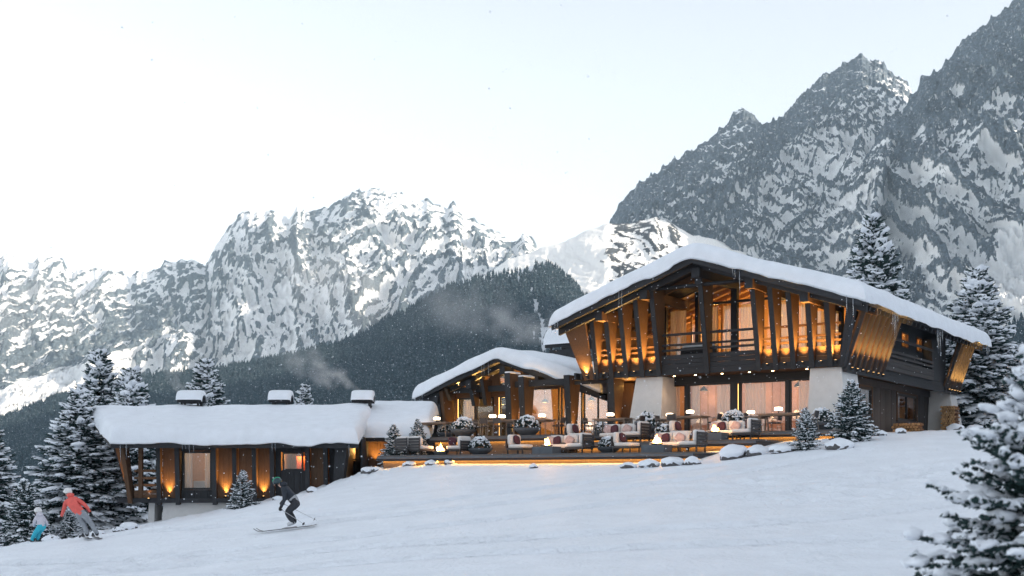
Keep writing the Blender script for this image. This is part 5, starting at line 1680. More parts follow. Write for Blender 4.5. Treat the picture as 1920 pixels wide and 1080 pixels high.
def conifer_mesh(seed, H, Rad, nwh, nbr, step, tw, tws, snow_p, snow_s, spread=1.0, start=0.05, shape=0.85, fine=3, clump=1.0, droop=1.0, lumpy=0.0):
    rng = np.random.default_rng(seed)
    BO, BD, BL, BW = [], [], [], []
    SC, SD, SU, S1, S2, S3 = [], [], [], [], [], []
    for k in range(nwh):
        t = start + (0.985 - start) * (k + rng.uniform(-0.3, 0.3)) / nwh
        t = min(max(t, 0.02), 0.985)
        z0 = H * t
        nb = max(3, int(round(nbr * (1 - 0.55 * t))))
        a0 = rng.uniform(0, 2 * PI)
        for j in range(nb):
            az = a0 + 2 * PI * j / nb + rng.uniform(-0.35, 0.35)
            L = Rad * (1 - t) ** shape * rng.uniform(0.72, 1.13) + 0.03 * H * (1 - t) + 0.02
            if rng.uniform() < 0.08: L *= 0.55
            el0 = math.radians(-12 * droop + 62 * t ** 1.3 + rng.uniform(-9, 9))
            out = np.array([math.cos(az), math.sin(az), 0.0]); up = np.array([0, 0, 1.0]); side = np.array([-math.sin(az), math.cos(az), 0.0])
            m = max(2, int(L / step))
            q = (np.arange(m) + 0.6) / m
            sag = (-0.30 * droop * (1 - t)) * q ** 2 + 0.16 * q ** 3
            pos = np.array([0, 0, z0]) + np.outer(q * L * math.cos(el0), out) + np.outer(q * L * math.sin(el0) + sag * L, up)
            tang = out * math.cos(el0) + up * (math.sin(el0) + (-0.60 * droop * (1 - t)) * 0.5)
            tang = tang / np.linalg.norm(tang)
            for i in range(m):
                lw = (tw * (0.35 + 0.9 * (1 - q[i])) * (0.45 + 0.55 * min(1, L / (0.6 * Rad)))) * rng.uniform(0.75, 1.25)
                for s in (-1, 1, 0):
                    if s == 0 and i < m - 1 and rng.uniform() < 0.5: continue
                    d = tang * rng.uniform(0.6, 1.0) + side * (s * rng.uniform(0.7, 1.2) * spread) + up * rng.uniform(-0.30, 0.12)
                    d /= np.linalg.norm(d)
                    for r in range(fine):
                        f0 = r / fine
                        dd = d + rng.normal(0, 0.28, 3) * (1 if r else 0.4)
                        BO.append(pos[i] + d * lw * f0 * 0.8); BD.append(dd); BL.append(lw * (1 - 0.35 * f0) * rng.uniform(0.55, 1.0)); BW.append(tws * rng.uniform(0.7, 1.3))
                    if rng.uniform() < snow_p * (0.55 + 0.45 * q[i]):
                        SC.append(pos[i] + d * lw * 0.5 + up * (0.35 * snow_s)); SD.append(d); SU.append(up + rng.normal(0, 0.12, 3))
                        S1.append(lw * rng.uniform(0.36, 0.58)); S2.append(snow_s * rng.uniform(0.75, 1.45)); S3.append(snow_s * rng.uniform(0.42, 0.8))
                if rng.uniform() < 0.42 * snow_p * clump and q[i] > 0.35:
                    SC.append(pos[i] + up * (0.45 * snow_s)); SD.append(tang + side * rng.uniform(-0.4, 0.4)); SU.append(up)
                    S1.append(step * rng.uniform(0.8, 1.5) * clump); S2.append(snow_s * rng.uniform(1.5, 2.8) * clump); S3.append(snow_s * rng.uniform(0.7, 1.2) * clump)
    g = np.array
    nv, nf = brushes(g(BO), g(BD), g(BL), g(BW), rng)
    sv, sf = blobs(g(SC), g(SD), g(SU), g(S1), g(S2), g(S3), rng, ICO2 if lumpy else ICO1, 0.0 if lumpy else 0.22)
    if lumpy:
        q = 1.0 / lumpy
        sv = sv + lumpy * 0.55 * np.stack([vnoise(sv[:, 0] * q, sv[:, 1] * q, sv[:, 2] * q, 71), vnoise(sv[:, 0] * q, sv[:, 1] * q, sv[:, 2] * q, 72), vnoise(sv[:, 0] * q, sv[:, 1] * q, sv[:, 2] * q, 73)], -1)
        q *= 2.7
        sv = sv + lumpy * 0.22 * np.stack([vnoise(sv[:, 0] * q, sv[:, 1] * q, sv[:, 2] * q, 74), vnoise(sv[:, 0] * q, sv[:, 1] * q, sv[:, 2] * q, 75), vnoise(sv[:, 0] * q, sv[:, 1] * q, sv[:, 2] * q, 76)], -1)
    return (nv, nf), (sv, sf)


NEED = mat('fir_needles', (0.026, 0.055, 0.055), 0.7, 0.5, 4, spec=0.25)
BARK = mat('bark', (0.06, 0.045, 0.035), 0.9, 0.4, 6, (4, 4, 1), 0.5)


def conifer_proto(name, seed, H, Rad, trunk_r, **kw):
    (nv, nf), (sv, sf) = conifer_mesh(seed, H, Rad, **kw)
    a = np_mesh(name + '_crown', nv, nf, NEED, smooth=False)
    b = np_mesh(name + '_snow', sv, sf, SNOWT, smooth=True)
    c = MB().tube([(0, 0, -0.6), (0, 0, H * 0.3), (0.02, 0, H * 0.7), (0, 0, H * 0.99)], [trunk_r * 1.15, trunk_r * 0.85, trunk_r * 0.4, trunk_r * 0.06], 9).mesh(name + '_trunk', BARK, True)
    return a, b, c


PROTO = {
    'spruce_a': conifer_proto('spruce', 101, 10.0, 3.1, 0.16, nwh=27, nbr=14, step=0.29, tw=0.9, tws=0.07, snow_p=0.85, snow_s=0.115, shape=0.78, spread=1.15, clump=1.2),
    'spruce_b': conifer_proto('spruce', 103, 10.0, 2.8, 0.15, nwh=27, nbr=13, step=0.29, tw=0.88, tws=0.07, snow_p=0.72, snow_s=0.105, shape=0.85, spread=1.15, clump=1.2),
    'fir_a': conifer_proto('fir', 105, 2.0, 0.86, 0.04, nwh=19, nbr=14, step=0.09, tw=0.22, tws=0.02, snow_p=0.5, snow_s=0.032, start=0.03, droop=0.8, shape=0.8),
    'fir_b': conifer_proto('fir', 107, 2.0, 0.80, 0.04, nwh=18, nbr=13, step=0.09, tw=0.22, tws=0.02, snow_p=0.55, snow_s=0.034, start=0.03, droop=0.6, shape=0.8),
    'fir_near': conifer_proto('near_fir', 109, 2.9, 1.5, 0.05, nwh=26, nbr=16, step=0.07, tw=0.17, tws=0.017, snow_p=0.44, snow_s=0.034, start=0.02, fine=7, clump=1.25, droop=1.0, spread=1.25, lumpy=0.06),
}


def tree(kind, name, label, X, Y, z, H, wide=1.0, rz=0.0, group=None, cat='tree'):
    a, b, c = PROTO[kind]
    H0 = {'spruce_a': 10.0, 'spruce_b': 10.0, 'fir_a': 2.0, 'fir_b': 2.0, 'fir_near': 2.9}[kind]
    s = H / H0
    t = thing(name, label, cat, (X, Y, z), rz, group)
    t.scale = (s * wide, s * wide, s)
    inst('trunk', c, t); inst('crown', a, t)['kind'] = 'stuff'; inst('snow', b, t)['kind'] = 'stuff'
    return t


def at_px(px, Y):
    return (px - CX) / F_PX * Y


GB, GF = 'tall spruces around the chalets', 'small firs around the terrace'
for (kind, px_, Y, pytop, wide, rz, lab) in [
    ('spruce_a', 150, 58, 730, 1.40, 0.4, 'broad snow laden spruce left of the guest wing behind the skiers'),
    ('spruce_b', -28, 50, 765, 1.25, 1.2, 'snow laden spruce cut off by the left edge of the picture'),
    ('spruce_b', 186, 76, 655, 1.15, 2.2, 'tall dark spruce behind the left end of the guest wing'),
    ('spruce_a', 246, 73, 690, 1.1, 3.0, 'second spruce behind the guest wing, right of the tall dark one'),
    ('spruce_b', 386, 76, 672, 1.2, 4.1, 'spruce rising behind the leftmost chimney of the guest wing'),
    ('spruce_b', 572, 82, 720, 1.1, 5.0, 'spruce top showing right of the middle chimney'),
    ('spruce_b', 1636, 84, 402, 1.05, 0.9, 'tall spruce rising behind the roof of the main chalet'),
    ('spruce_a', 1832, 70, 503, 1.3, 1.9, 'large snow laden spruce right of the main chalet'),
    ('spruce_b', 1922, 62, 640, 1.3, 2.9, 'spruce at the right edge behind the near fir'),
]:
    X = at_px(px_, Y)
    z = gz(X, Y)
    tree(kind, 'spruce_tree', lab, X, Y, z, (HY - pytop) / F_PX * Y - z, wide, rz, GB)
for (kind, px_, Y, pytop, pyb, wide, rz, lab) in [
    ('fir_a', 45, 45.5, 898, None, 1.0, 0.0, 'small snowy fir behind the child skier'),
    ('fir_b', 131, 46, 945, None, 1.0, 1.0, 'tiny snowy fir beside the skier in the coral jacket'),
    ('fir_b', 455, 50.5, 880, None, 1.05, 2.0, 'small snowy fir before the uplit wall of the guest wing'),
    ('fir_a', 738, 54.5, 795, 866, 0.95, 3.0, 'small snowy fir at the left corner of the terrace'),
    ('fir_b', 783, 56.0, 785, 866, 0.9, 4.0, 'snowy fir behind the armchairs at the left of the terrace'),
    ('fir_b', 1510, 41.6, 763, None, 1.0, 5.0, 'smaller of the two snowy firs at the right end of the terrace'),
    ('fir_a', 1596, 43.2, 712, None, 1.05, 0.7, 'larger of the two snowy firs before the white corner pillar'),
]:
    X = at_px(px_, Y)
    z = gz(X, Y) if pyb is None else (HY - pyb) / F_PX * Y
    tree(kind, 'fir_tree', lab, X, Y, z - 0.03, (HY - pytop) / F_PX * Y - z, wide, rz, GF)
X = at_px(1985, 9.2)
tree('fir_near', 'fir_tree', 'blurred snow laden fir close to the camera at the right edge', X, 9.2, gz(X, 9.2) - 0.05, 2.8, 1.02, 0.3)


# ------------------------------------------------------------------ planters with shrubs
def shrub_mesh(seed, r=0.5, h=0.55):
    rng = np.random.default_rng(seed)
    n = 900
    u = rng.normal(size=(n, 3)); u[:, 2] = np.abs(u[:, 2]); u /= np.linalg.norm(u, axis=1, keepdims=True)
    rad = rng.uniform(0.55, 1.0, n) ** 0.6 * (1 + 0.18 * vnoise(u[:, 0] * 2.5, u[:, 1] * 2.5, u[:, 2] * 2.5, seed))
    p = u * rad[:, None] * np.array([r, r, h])
    nv, nf = brushes(p, u + rng.normal(0, 0.5, (n, 3)), rng.uniform(0.06, 0.13, n), rng.uniform(0.018, 0.03, n), rng)
    m = 130
    u = rng.normal(size=(m, 3)); u[:, 2] = np.abs(u[:, 2]) * 1.25 + 0.12; u /= np.linalg.norm(u, axis=1, keepdims=True)
    c = u * np.array([r, r, h]) * rng.uniform(0.96, 1.12, m)[:, None]
    k = np.clip(0.45 + 0.75 * u[:, 2], 0.3, 1.2)
    sv, sf = blobs(c, np.cross(u, rng.normal(size=(m, 3))), u * 0.5 + np.array([0, 0, 1.0]), rng.uniform(0.05, 0.10, m) * k, rng.uniform(0.04, 0.08, m) * k, rng.uniform(0.03, 0.05, m) * k, rng, ICO1)
    return np_mesh('shrub_leaves', nv, nf, NEED, False), np_mesh('shrub_snow', sv, sf, SNOWT)


SHR = [shrub_mesh(201), shrub_mesh(203)]
_pl = MB().lathe([(0.22, 0), (0.30, 0.02), (0.52, 0.2), (0.62, 0.34), (0.58, 0.34), (0.5, 0.25)], (0, 0, 0), 24).mesh('planter_bowl', CONC, True)
_so = MB().lathe([(0.5, 0), (0.2, 0.06), (0.01, 0.08)], (0, 0, 0), 18).mesh('planter_soil', BARK, True)
for i, (px_, v, z, s, where) in enumerate([
    (869, -4.9, ZU, 1.05, 'behind the round fire bowl on the upper deck'), (836, -4.0, ZU, 0.8, 'small, beside the leftmost dining table'), (989, -4.6, ZU, 1.05, 'between the two lamp table and the small table'),
    (900, -6.8, ZL, 0.95, 'on the lower deck left of the lit riser'), (1141, -7.0, ZL, 0.82, 'on the lower deck between the two sofas'), (1213, -2.2, ZU, 1.15, 'before the left white pillar'),
    (1246, -4.7, ZM, 0.85, 'on the middle deck between the two sofa groups'), (1376, -2.6, ZU, 1.1, 'before the middle ground floor windows'), (1541, -1.8, ZU, 1.1, 'behind the two firs beside the right pillar'), (1128, -1.2, ZU, 0.8, 'under the entrance table left of the pillar')]):
    t = place(thing('planter', 'snowy shrub in a grey bowl ' + where, 'planter', group='bowl planters with snowy shrubs'), LX(px_, v), v, z + 0.001, i * 1.3)
    t.scale = (s, s, s)
    inst('bowl', _pl, t); inst('soil', _so, t, (0, 0, 0.27)); inst('shrub', SHR[i % 2][0], t, (0, 0, 0.28))['kind'] = 'stuff'; inst('snow', SHR[i % 2][1], t, (0, 0, 0.28))['kind'] = 'stuff'

# ------------------------------------------------------------------ snow capped boulders
def boulder_mesh(seed):
    v, f = ICO2[0].copy(), ICO2[1]
    k = 1 + 0.35 * fbm(v[:, 0] * 1.1, v[:, 1] * 1.1, v[:, 2] * 1.1 + seed, 3, seed)
    v = v * k[:, None] * np.array([1.0, 0.75, 0.55])
    m1 = np_mesh('boulder_rock', v, f, ROCK, False)
    v, f = ico(3)
    k = 1 + 0.35 * fbm(v[:, 0] * 1.1, v[:, 1] * 1.1, v[:, 2] * 1.1 + seed, 3, seed)
    lift = np.clip((v[:, 2] - 0.28 + 0.35 * vnoise(v[:, 0] * 2, v[:, 1] * 2, 0, seed + 5)) * 2.5, -0.5, 1) * 0.14 + 0.03 * vnoise(v[:, 0] * 3, v[:, 1] * 3, v[:, 2] * 3, seed)
    v = v * (k + lift)[:, None] * np.array([1.0, 0.75, 0.55]) + np.array([0, 0, 0.03])
    m2 = np_mesh('boulder_snow', v, f, SNOW)
    return m1, m2


BLD = [boulder_mesh(s) for s in (1, 2, 3, 4)]
for i, (px_, Y, r, where) in enumerate([
    (768, 51.8, 0.5, 'at the left end of the lit terrace edge'), (812, 51.2, 0.55, 'below the armchairs seen from behind'), (826, 51.4, 0.5, 'below the round fire bowl'), (846, 50.8, 0.45, 'just right of the one below the round fire bowl'), (690, 52.6, 0.5, 'where the slope meets the connecting wing'), (706, 52.4, 0.35, 'left of the terrace corner'),
    (585, 52.0, 0.4, 'by the rightmost uplight of the guest wing'), (522, 51.0, 0.4, 'beside the skier in the dark jacket'), (243, 47.5, 0.5, 'under the raised left end of the guest wing'), (222, 46.5, 0.35, 'left of the guest wing plinth'),
    (1178, 43.6, 0.45, 'before the middle of the lower deck'), (1218, 43.2, 0.6, 'before the right lounge group'), (1262, 42.7, 0.75, 'with bare rock showing, before the right end of the lower deck'), (1298, 42.2, 0.5, 'small one right of the bare sided boulder'), (1374, 42.6, 0.95, 'largest, before the corner of the middle deck'), (1420, 42.2, 0.7, 'right of the largest boulder'), (1468, 41.6, 0.65, 'left of the smaller fir'), (1574, 40.8, 0.75, 'between the two firs'),
    (1690, 47, 0.4, 'at the foot of the low log pile'), (1790, 55, 0.6, 'beside the far white pillar'), (1830, 55, 0.5, 'under the large spruce on the right'), (1000, 46.8, 0.3, 'low, before the left lounge group'), (182, 43.2, 0.45, 'at the feet of the coral skier'), (95, 43.8, 0.45, 'beside the child skier'), (1650, 45.5, 0.45, 'right of the larger fir')]):
    X = at_px(px_, Y)
    t = thing('boulder', 'snow capped boulder ' + where, 'boulder', (X, Y, gz(X, Y) + 0.03), random.uniform(0, 6.2), 'snow capped boulders')
    t.scale = (r * 0.75, r * 0.75, r * random.uniform(0.55, 0.8))
    a, b = BLD[i % 4]
    inst('rock', a, t); inst('snow', b, t)

# ------------------------------------------------------------------ firewood
LOGB = mat('log_bark', (0.20, 0.10, 0.05), 0.9, 0.45, 8, (1, 6, 6), 0.4, rand=0.35)
LOGE = mat('log_end', (0.42, 0.26, 0.13), 0.9, 0.3, 20, rand=0.3)
_lm = MB().tube([(0, -0.5, 0), (0, 0.5, 0)], 1.0, 7).mesh('log', LOGB)
_lm.materials.append(LOGE)
for p in _lm.polygons:
    if len(p.vertices) > 4: p.material_index = 1


def log_pile(label, x, y, z, rows, cols, L, r, rz):
    t = place(thing('log_pile', label, 'firewood', group='stacks of split firewood'), x, y, z, rz)
    for i in range(rows):
        for j in range(cols):
            k = r * random.uniform(0.85, 1.08)
            o = inst('log', _lm, t, ((j - cols / 2 + 0.5) * 2 * r + (r if i % 2 else 0), random.uniform(-0.06, 0.06), r + i * 1.78 * r), (0, random.uniform(0, 6), 0), (k, L * random.uniform(0.92, 1.05), k))
    return t


_g = M2W(0.55, 16.6)
log_pile('tall stack of firewood beside the far white pillar', 0.05, 16.9, gz(_g.x, _g.y) - 0.02, 13, 6, 0.9, 0.062, R(0))
_g = M2W(0.1, 9.8)
log_pile('low heap of firewood at the foot of the boarded wall', -0.3, 10.3, gz(_g.x, _g.y) - 0.05, 4, 9, 0.7, 0.075, R(0))
# ------------------------------------------------------------------ skiers
def cloth(name, col):
    return mat(name, col, 0.8, 0.18, 9, bump=0.25)


SKIN = mat('skin', (0.55, 0.34, 0.26), 0.6, 0.08, 10)
GLOVE = cloth('black_gloves', (0.02, 0.02, 0.022))
BOOTW = mat('ski_boot', (0.5, 0.52, 0.55), 0.4, 0.1, 8)
BOOTD = mat('dark_ski_boot', (0.05, 0.055, 0.065), 0.4, 0.1, 8)


def skin_body(name, J, E, mats, seg, parent):
    """J: joint -> (x,y,z,r); E: edges; seg: material index for each edge; one continuous skinned surface"""
    keys = list(J)
    me = bpy.data.meshes.new(name)
    me.from_pydata([J[k][:3] for k in keys], [(keys.index(a), keys.index(b)) for a, b in E], [])
    tmp = bpy.data.objects.new(name + '_tmp', me)
    link(tmp)
    md = tmp.modifiers.new('skin', 'SKIN'); md.use_smooth_shade = True
    sv = me.skin_vertices[0].data
    for i, k in enumerate(keys):
        r = J[k][3]
        sv[i].radius = (r, r) if not hasattr(r, '__len__') else r
        sv[i].use_root = (k == 'pelvis')
    sb = tmp.modifiers.new('sub', 'SUBSURF'); sb.levels = 2; sb.render_levels = 2
    dg = bpy.context.evaluated_depsgraph_get()
    m2 = bpy.data.meshes.new_from_object(tmp.evaluated_get(dg))
    m2.name = name
    bpy.data.objects.remove(tmp)
    m2.materials.clear()
    for m in mats: m2.materials.append(m)
    c = np.zeros((len(m2.polygons), 3)); m2.polygons.foreach_get('center', c.ravel())
    best = np.full(len(c), 1e9); idx = np.zeros(len(c), int)
    for (a, b), s in zip(E, seg):
        p, q = np.array(J[a][:3]), np.array(J[b][:3])
        d = q - p
        t = np.clip(((c - p) @ d) / (d @ d + 1e-9), 0, 1)
        dist = np.linalg.norm(c - (p + t[:, None] * d), axis=1)
        k = dist < best
        best[k] = dist[k]; idx[k] = s
    m2.polygons.foreach_set('material_index', idx.astype(np.int32))
    m2.polygons.foreach_set('use_smooth', np.ones(len(c), bool))
    m2.update()
    return inst(name, m2, parent)


def person(label, loc, P, mats, scale=1.0, helmet=None, stripe=None, face=(-1, 0, 0), hoodm=None, rz=0.0):
    """P: named 3D joints; mats: [jacket, jacket hem, trousers, glove, boot, skin]"""
    t = thing('person', label, 'person', loc, rz, 'skiers on the slope')
    V = lambda k: Vector(P[k])
    J = {}; E = []; SG = []

    def add(k, p, r): J[k] = (*p, r)

    def edge(a, b, s): E.append((a, b)); SG.append(s)
    pel = (V('hipL') + V('hipR')) / 2
    sh = (V('shL') + V('shR')) / 2
    add('pelvis', pel, 0.15); add('waist', pel.lerp(sh, 0.35), 0.15); add('chest', pel.lerp(sh, 0.78), 0.17); add('neck', V('neck'), 0.065); add('headb', V('head'), 0.085)
    edge('pelvis', 'waist', 1); edge('waist', 'chest', 0); edge('chest', 'neck', 0); edge('neck', 'headb', 5)
    for s in 'LR':
        add('sh' + s, V('sh' + s), 0.085); add('el' + s, V('el' + s), 0.062); add('wr' + s, V('wr' + s), 0.048)
        edge('chest', 'sh' + s, 0); edge('sh' + s, 'el' + s, 0); edge('el' + s, 'wr' + s, 0)
        fd = (V('wr' + s) - V('el' + s)).normalized()
        sd = fd.cross(Vector((0, 0, 1)))
        sd = sd.normalized() if sd.length > 0.1 else Vector((0, 1, 0))
        cu = sd.cross(fd)
        palm = V('wr' + s) + fd * 0.075
        add('pm' + s, palm, 0.036); edge('wr' + s, 'pm' + s, 3)
        for i, L in enumerate((0.062, 0.072, 0.068, 0.052)):
            o = palm + sd * (i - 1.5) * 0.026 + fd * 0.02
            add('f%d%s' % (i, s), o + fd * L * 0.55 - cu * 0.01, 0.013); add('g%d%s' % (i, s), o + fd * L * 0.6 - cu * 0.05, 0.011)
            edge('pm' + s, 'f%d%s' % (i, s), 3); edge('f%d%s' % (i, s), 'g%d%s' % (i, s), 3)
        add('t' + s, palm - sd * 0.05 - fd * 0.005 - cu * 0.03, 0.013); edge('pm' + s, 't' + s, 3)
        add('hip' + s, V('hip' + s), 0.115); add('kn' + s, V('kn' + s), 0.085); add('an' + s, V('an' + s), 0.075)
        edge('pelvis', 'hip' + s, 2); edge('hip' + s, 'kn' + s, 2); edge('kn' + s, 'an' + s, 2)
        add('to' + s, V('to' + s), 0.055); edge('an' + s, 'to' + s, 4)
    skin_body('body', J, E, mats, SG, t)
    h = V('head'); f = Vector(face).normalized(); u = Vector((0, 0, 1)); u = (u - f * u.dot(f)).normalized(); sd = u.cross(f)
    # helmet shell open at the face, goggles, nose and mouth, hood collar
    vs = []; fs = []
    n1, n2 = 9, 16
    for i in range(n1):
        ph = PI * 0.62 * i / (n1 - 1)
        for j in range(n2):
            a = 2 * PI * j / n2
            d = u * math.cos(ph) + (f * math.cos(a) + sd * math.sin(a)) * math.sin(ph)
            r = 0.135
            if ph > 1.25 and math.cos(a) > 0.35: d = d + u * 0.30 * (ph - 1.25); r = 0.13
            vs.append(h + u * 0.035 + d * r)
    for i in range(n1 - 1):
        for j in range(n2): fs.append((i * n2 + j, i * n2 + (j + 1) % n2, (i + 1) * n2 + (j + 1) % n2, (i + 1) * n2 + j))
    hm_ = MB().add(vs, fs).build('helmet', helmet, t, smooth=True)
    if stripe:
        for k in (-0.5, 0.5):
            pts = [h + u * 0.035 + (u * math.cos(a) + f * math.sin(a)) * 0.137 + sd * k * 0.06 for a in np.linspace(-0.9, 1.1, 9)]
            MB().tube(pts, 0.014, 6).build('helmet_stripe', stripe, hm_, smooth=True)
    MB().tube([h + f * 0.105 + sd * k + u * 0.03 - f * abs(k) * 0.6 for k in (-0.085, -0.045, 0, 0.045, 0.085)], 0.034, 8).build('goggles', BLACK, t, smooth=True)
    MB().tube([h + f * 0.09 + u * 0.005, h + f * 0.122 - u * 0.03], [0.012, 0.017], 6).build('nose', SKIN, t, smooth=True)
    MB().tube([h + f * 0.10 - u * 0.065 - sd * 0.025, h + f * 0.106 - u * 0.063, h + f * 0.10 - u * 0.065 + sd * 0.025], 0.008, 6).build('mouth', mat('lips', (0.4, 0.16, 0.14), 0.5), t, smooth=True)
    for k in (-1, 1):
        MB().pillow(h + sd * k * 0.118 + u * -0.02, (0.025, 0.025, 0.035), 0.8).build('ear_pad', BLACK, t, smooth=True)
    if hoodm:
        nk = V('neck')
        MB().pillow(nk + (h - nk) * 0.25 - f * 0.06, (0.11, 0.11, 0.075), 0.8, 12, 8).build('hood', hoodm, t, smooth=True)
    return t


def ski_pole(label, a, b):
    a, b = Vector(a), Vector(b)
    d = (b - a).normalized()
    t = thing('ski_pole', label, 'ski pole', b, 0, 'ski poles held by the skiers')
    a = a - b
    MB().tube([a, (0, 0, 0)], [0.010, 0.006], 6).build('shaft', mat('pole_metal', (0.45, 0.46, 0.48), 0.35, 0.1, 8, metal=0.6), t)
    MB().tube([a - d * 0.03, a + d * 0.10], 0.018, 7).build('grip', BLACK, t)
    MB().tube([-d * 0.09, -d * 0.075], [0.045, 0.05], 9).build('basket', BLACK, t)
    return t


def ski(label, loc, ang, slope, L=1.65, m=None):
    t = thing('ski', label, 'ski', loc, ang, 'skis worn by the skiers')
    t.rotation_euler = (0, slope, ang)
    vs = []; fs = []
    n = 18
    for i in range(n + 1):
        s = i / n
        x = -L * 0.58 + L * s
        w = 0.042 + 0.016 * (2 * s - 1) ** 2
        if i == 0: w = 0.02
        z = 0.012 + 0.11 * max(0, (0.12 - s) / 0.12) ** 2 + 0.02 * max(0, (s - 0.95) / 0.05) ** 2
        vs += [(x, -w, z), (x, w, z), (x, w, z + 0.012), (x, -w, z + 0.012)]
    for i in range(n):
        for k in range(4):
            fs.append((4 * i + k, 4 * i + (k + 1) % 4, 4 * i + 4 + (k + 1) % 4, 4 * i + 4 + k))
    fs += [(3, 2, 1, 0), (4 * n, 4 * n + 1, 4 * n + 2, 4 * n + 3)]
    MB().add(vs, fs).build('blade', m or mat('ski_dark', (0.03, 0.035, 0.04), 0.35, 0.2, 5), t)
    board('binding', mat('binding', (0.3, 0.3, 0.32), 0.4), t, -0.2, 0.16, -0.032, 0.032, 0.0265, 0.05)
    return t


# skier in dark and grey, crouched, going left across the slope
SX, SY = at_px(549, 33.8), 33.8
SZ = gz(SX, SY) + 0.09
JK, HEM, TR = cloth('navy_jacket', (0.03, 0.036, 0.048)), cloth('pale_grey_jacket', (0.36, 0.37, 0.39)), cloth('charcoal_trousers', (0.035, 0.038, 0.046))
sk1 = dict(hipL=(0.10, -0.11, 0.66), hipR=(0.10, 0.11, 0.66), knL=(-0.16, -0.13, 0.42), knR=(-0.12, 0.13, 0.44), anL=(0.03, -0.13, 0.12), anR=(0.05, 0.13, 0.13), toL=(-0.15, -0.13, 0.05), toR=(-0.13, 0.13, 0.06),
           shL=(-0.22, -0.19, 1.07), shR=(-0.22, 0.19, 1.09), neck=(-0.30, 0, 1.18), head=(-0.43, 0, 1.25), elL=(-0.18, -0.28, 0.80), elR=(-0.20, 0.28, 0.84), wrL=(-0.28, -0.24, 0.60), wrR=(-0.32, 0.24, 0.74))
person('crouching skier in dark jacket with pale grey hem and green striped helmet', (SX, SY, SZ), sk1, [JK, HEM, TR, GLOVE, BOOTW, SKIN], 1, mat('navy_helmet', (0.03, 0.06, 0.07), 0.3, 0.1), mat('green_stripe', (0.05, 0.4, 0.22), 0.4), (-0.93, -0.1, -0.35), JK)
sl = math.atan2(gz(SX + 1, SY) - gz(SX - 1, SY), 2.0)
ski('dark ski on the near foot of the crouching skier', (SX - 0.08, SY - 0.13, SZ - 0.065), 0.0, -sl, 1.75)
ski('dark ski on the far foot of the crouching skier', (SX - 0.06, SY + 0.13, SZ - 0.06), 0.0, -sl, 1.75)
ski_pole('ski pole in the near hand of the crouching skier', (SX - 0.33, SY - 0.24, SZ + 0.53), (SX + 0.46, SY - 0.5, SZ + 0.06))
ski_pole('ski pole in the far hand of the crouching skier', (SX - 0.37, SY + 0.24, SZ + 0.68), (SX + 0.62, SY + 0.45, SZ + 0.16))

# skier in coral, seen from behind, leaning left
CX_, CY_ = at_px(172, 36.6), 36.6
CZ = gz(CX_, CY_) + 0.08
COR = cloth('coral_jacket', (0.72, 0.13, 0.11)); GTR = cloth('grey_trousers', (0.26, 0.28, 0.31))
sk2 = dict(hipL=(-0.44, 0.02, 0.66), hipR=(-0.22, 0.02, 0.70), knL=(-0.27, 0.10, 0.38), knR=(-0.05, 0.08, 0.42), anL=(-0.14, -0.02, 0.12), anR=(0.16, -0.02, 0.14), toL=(-0.20, 0.16, 0.05), toR=(0.12, 0.16, 0.06),
           shL=(-0.83, 0.10, 1.13), shR=(-0.50, 0.06, 1.20), neck=(-0.73, 0.14, 1.27), head=(-0.83, 0.22, 1.37), elL=(-0.93, 0.16, 0.86), elR=(-0.24, 0.14, 0.98), wrL=(-1.05, 0.30, 0.66), wrR=(-0.18, 0.30, 0.80))
person('skier in coral jacket and grey trousers seen from behind, white helmet', (CX_, CY_, CZ), sk2, [COR, COR, GTR, GLOVE, BOOTD, SKIN], 1, mat('white_helmet', (0.7, 0.7, 0.7), 0.3, 0.05), None, (-0.75, 0.6, -0.15), COR)
ski('dark ski on the left foot of the skier in coral', (CX_ - 0.20, CY_ + 0.15, CZ - 0.055), R(-62), 0.0, 1.6)
ski('dark ski on the right foot of the skier in coral', (CX_ + 0.12, CY_ + 0.15, CZ - 0.045), R(-62), 0.0, 1.6)
ski_pole('ski pole in the left hand of the skier in coral', (CX_ - 1.09, CY_ + 0.33, CZ + 0.58), (CX_ - 0.28, CY_ - 0.1, CZ - 0.02))
ski_pole('ski pole in the right hand of the skier in coral', (CX_ - 0.17, CY_ + 0.33, CZ + 0.73), (CX_ + 0.66, CY_ + 0.4, CZ + 0.22))

# child in turquoise trousers
KX, KY = at_px(60, 40.6), 40.6
KZ = gz(KX, KY) + 0.05
LIL = cloth('lilac_white_jacket', (0.56, 0.55, 0.62)); TUR = cloth('turquoise_trousers', (0.04, 0.42, 0.55))
sk3 = dict(hipL=(0.30, -0.06, 0.50), hipR=(0.34, 0.08, 0.50), knL=(0.12, -0.02, 0.33), knR=(0.18, 0.16, 0.33), anL=(0.02, -0.02, 0.10), anR=(0.12, 0.16, 0.11), toL=(-0.08, 0.08, 0.04), toR=(0.02, 0.28, 0.05),
           shL=(0.16, -0.04, 0.84), shR=(0.32, 0.14, 0.86), neck=(0.20, 0.07, 0.93), head=(0.16, 0.12, 1.04), elL=(0.08, 0.0, 0.68), elR=(0.42, 0.2, 0.66), wrL=(0.02, 0.12, 0.56), wrR=(0.38, 0.34, 0.56))
ch = person('child skier in lilac white jacket and bright turquoise trousers', (KX, KY, KZ), sk3, [LIL, LIL, TUR, GLOVE, BOOTD, SKIN], 0.8, MATS['white_helmet'], None, (-0.8, 0.55, -0.1), LIL)
ski('short ski on the left foot of the child', (KX - 0.05, KY + 0.08, KZ - 0.05), R(-50), 0.0, 1.1)
ski('short ski on the right foot of the child', (KX + 0.05, KY + 0.28, KZ - 0.045), R(-50), 0.0, 1.1)
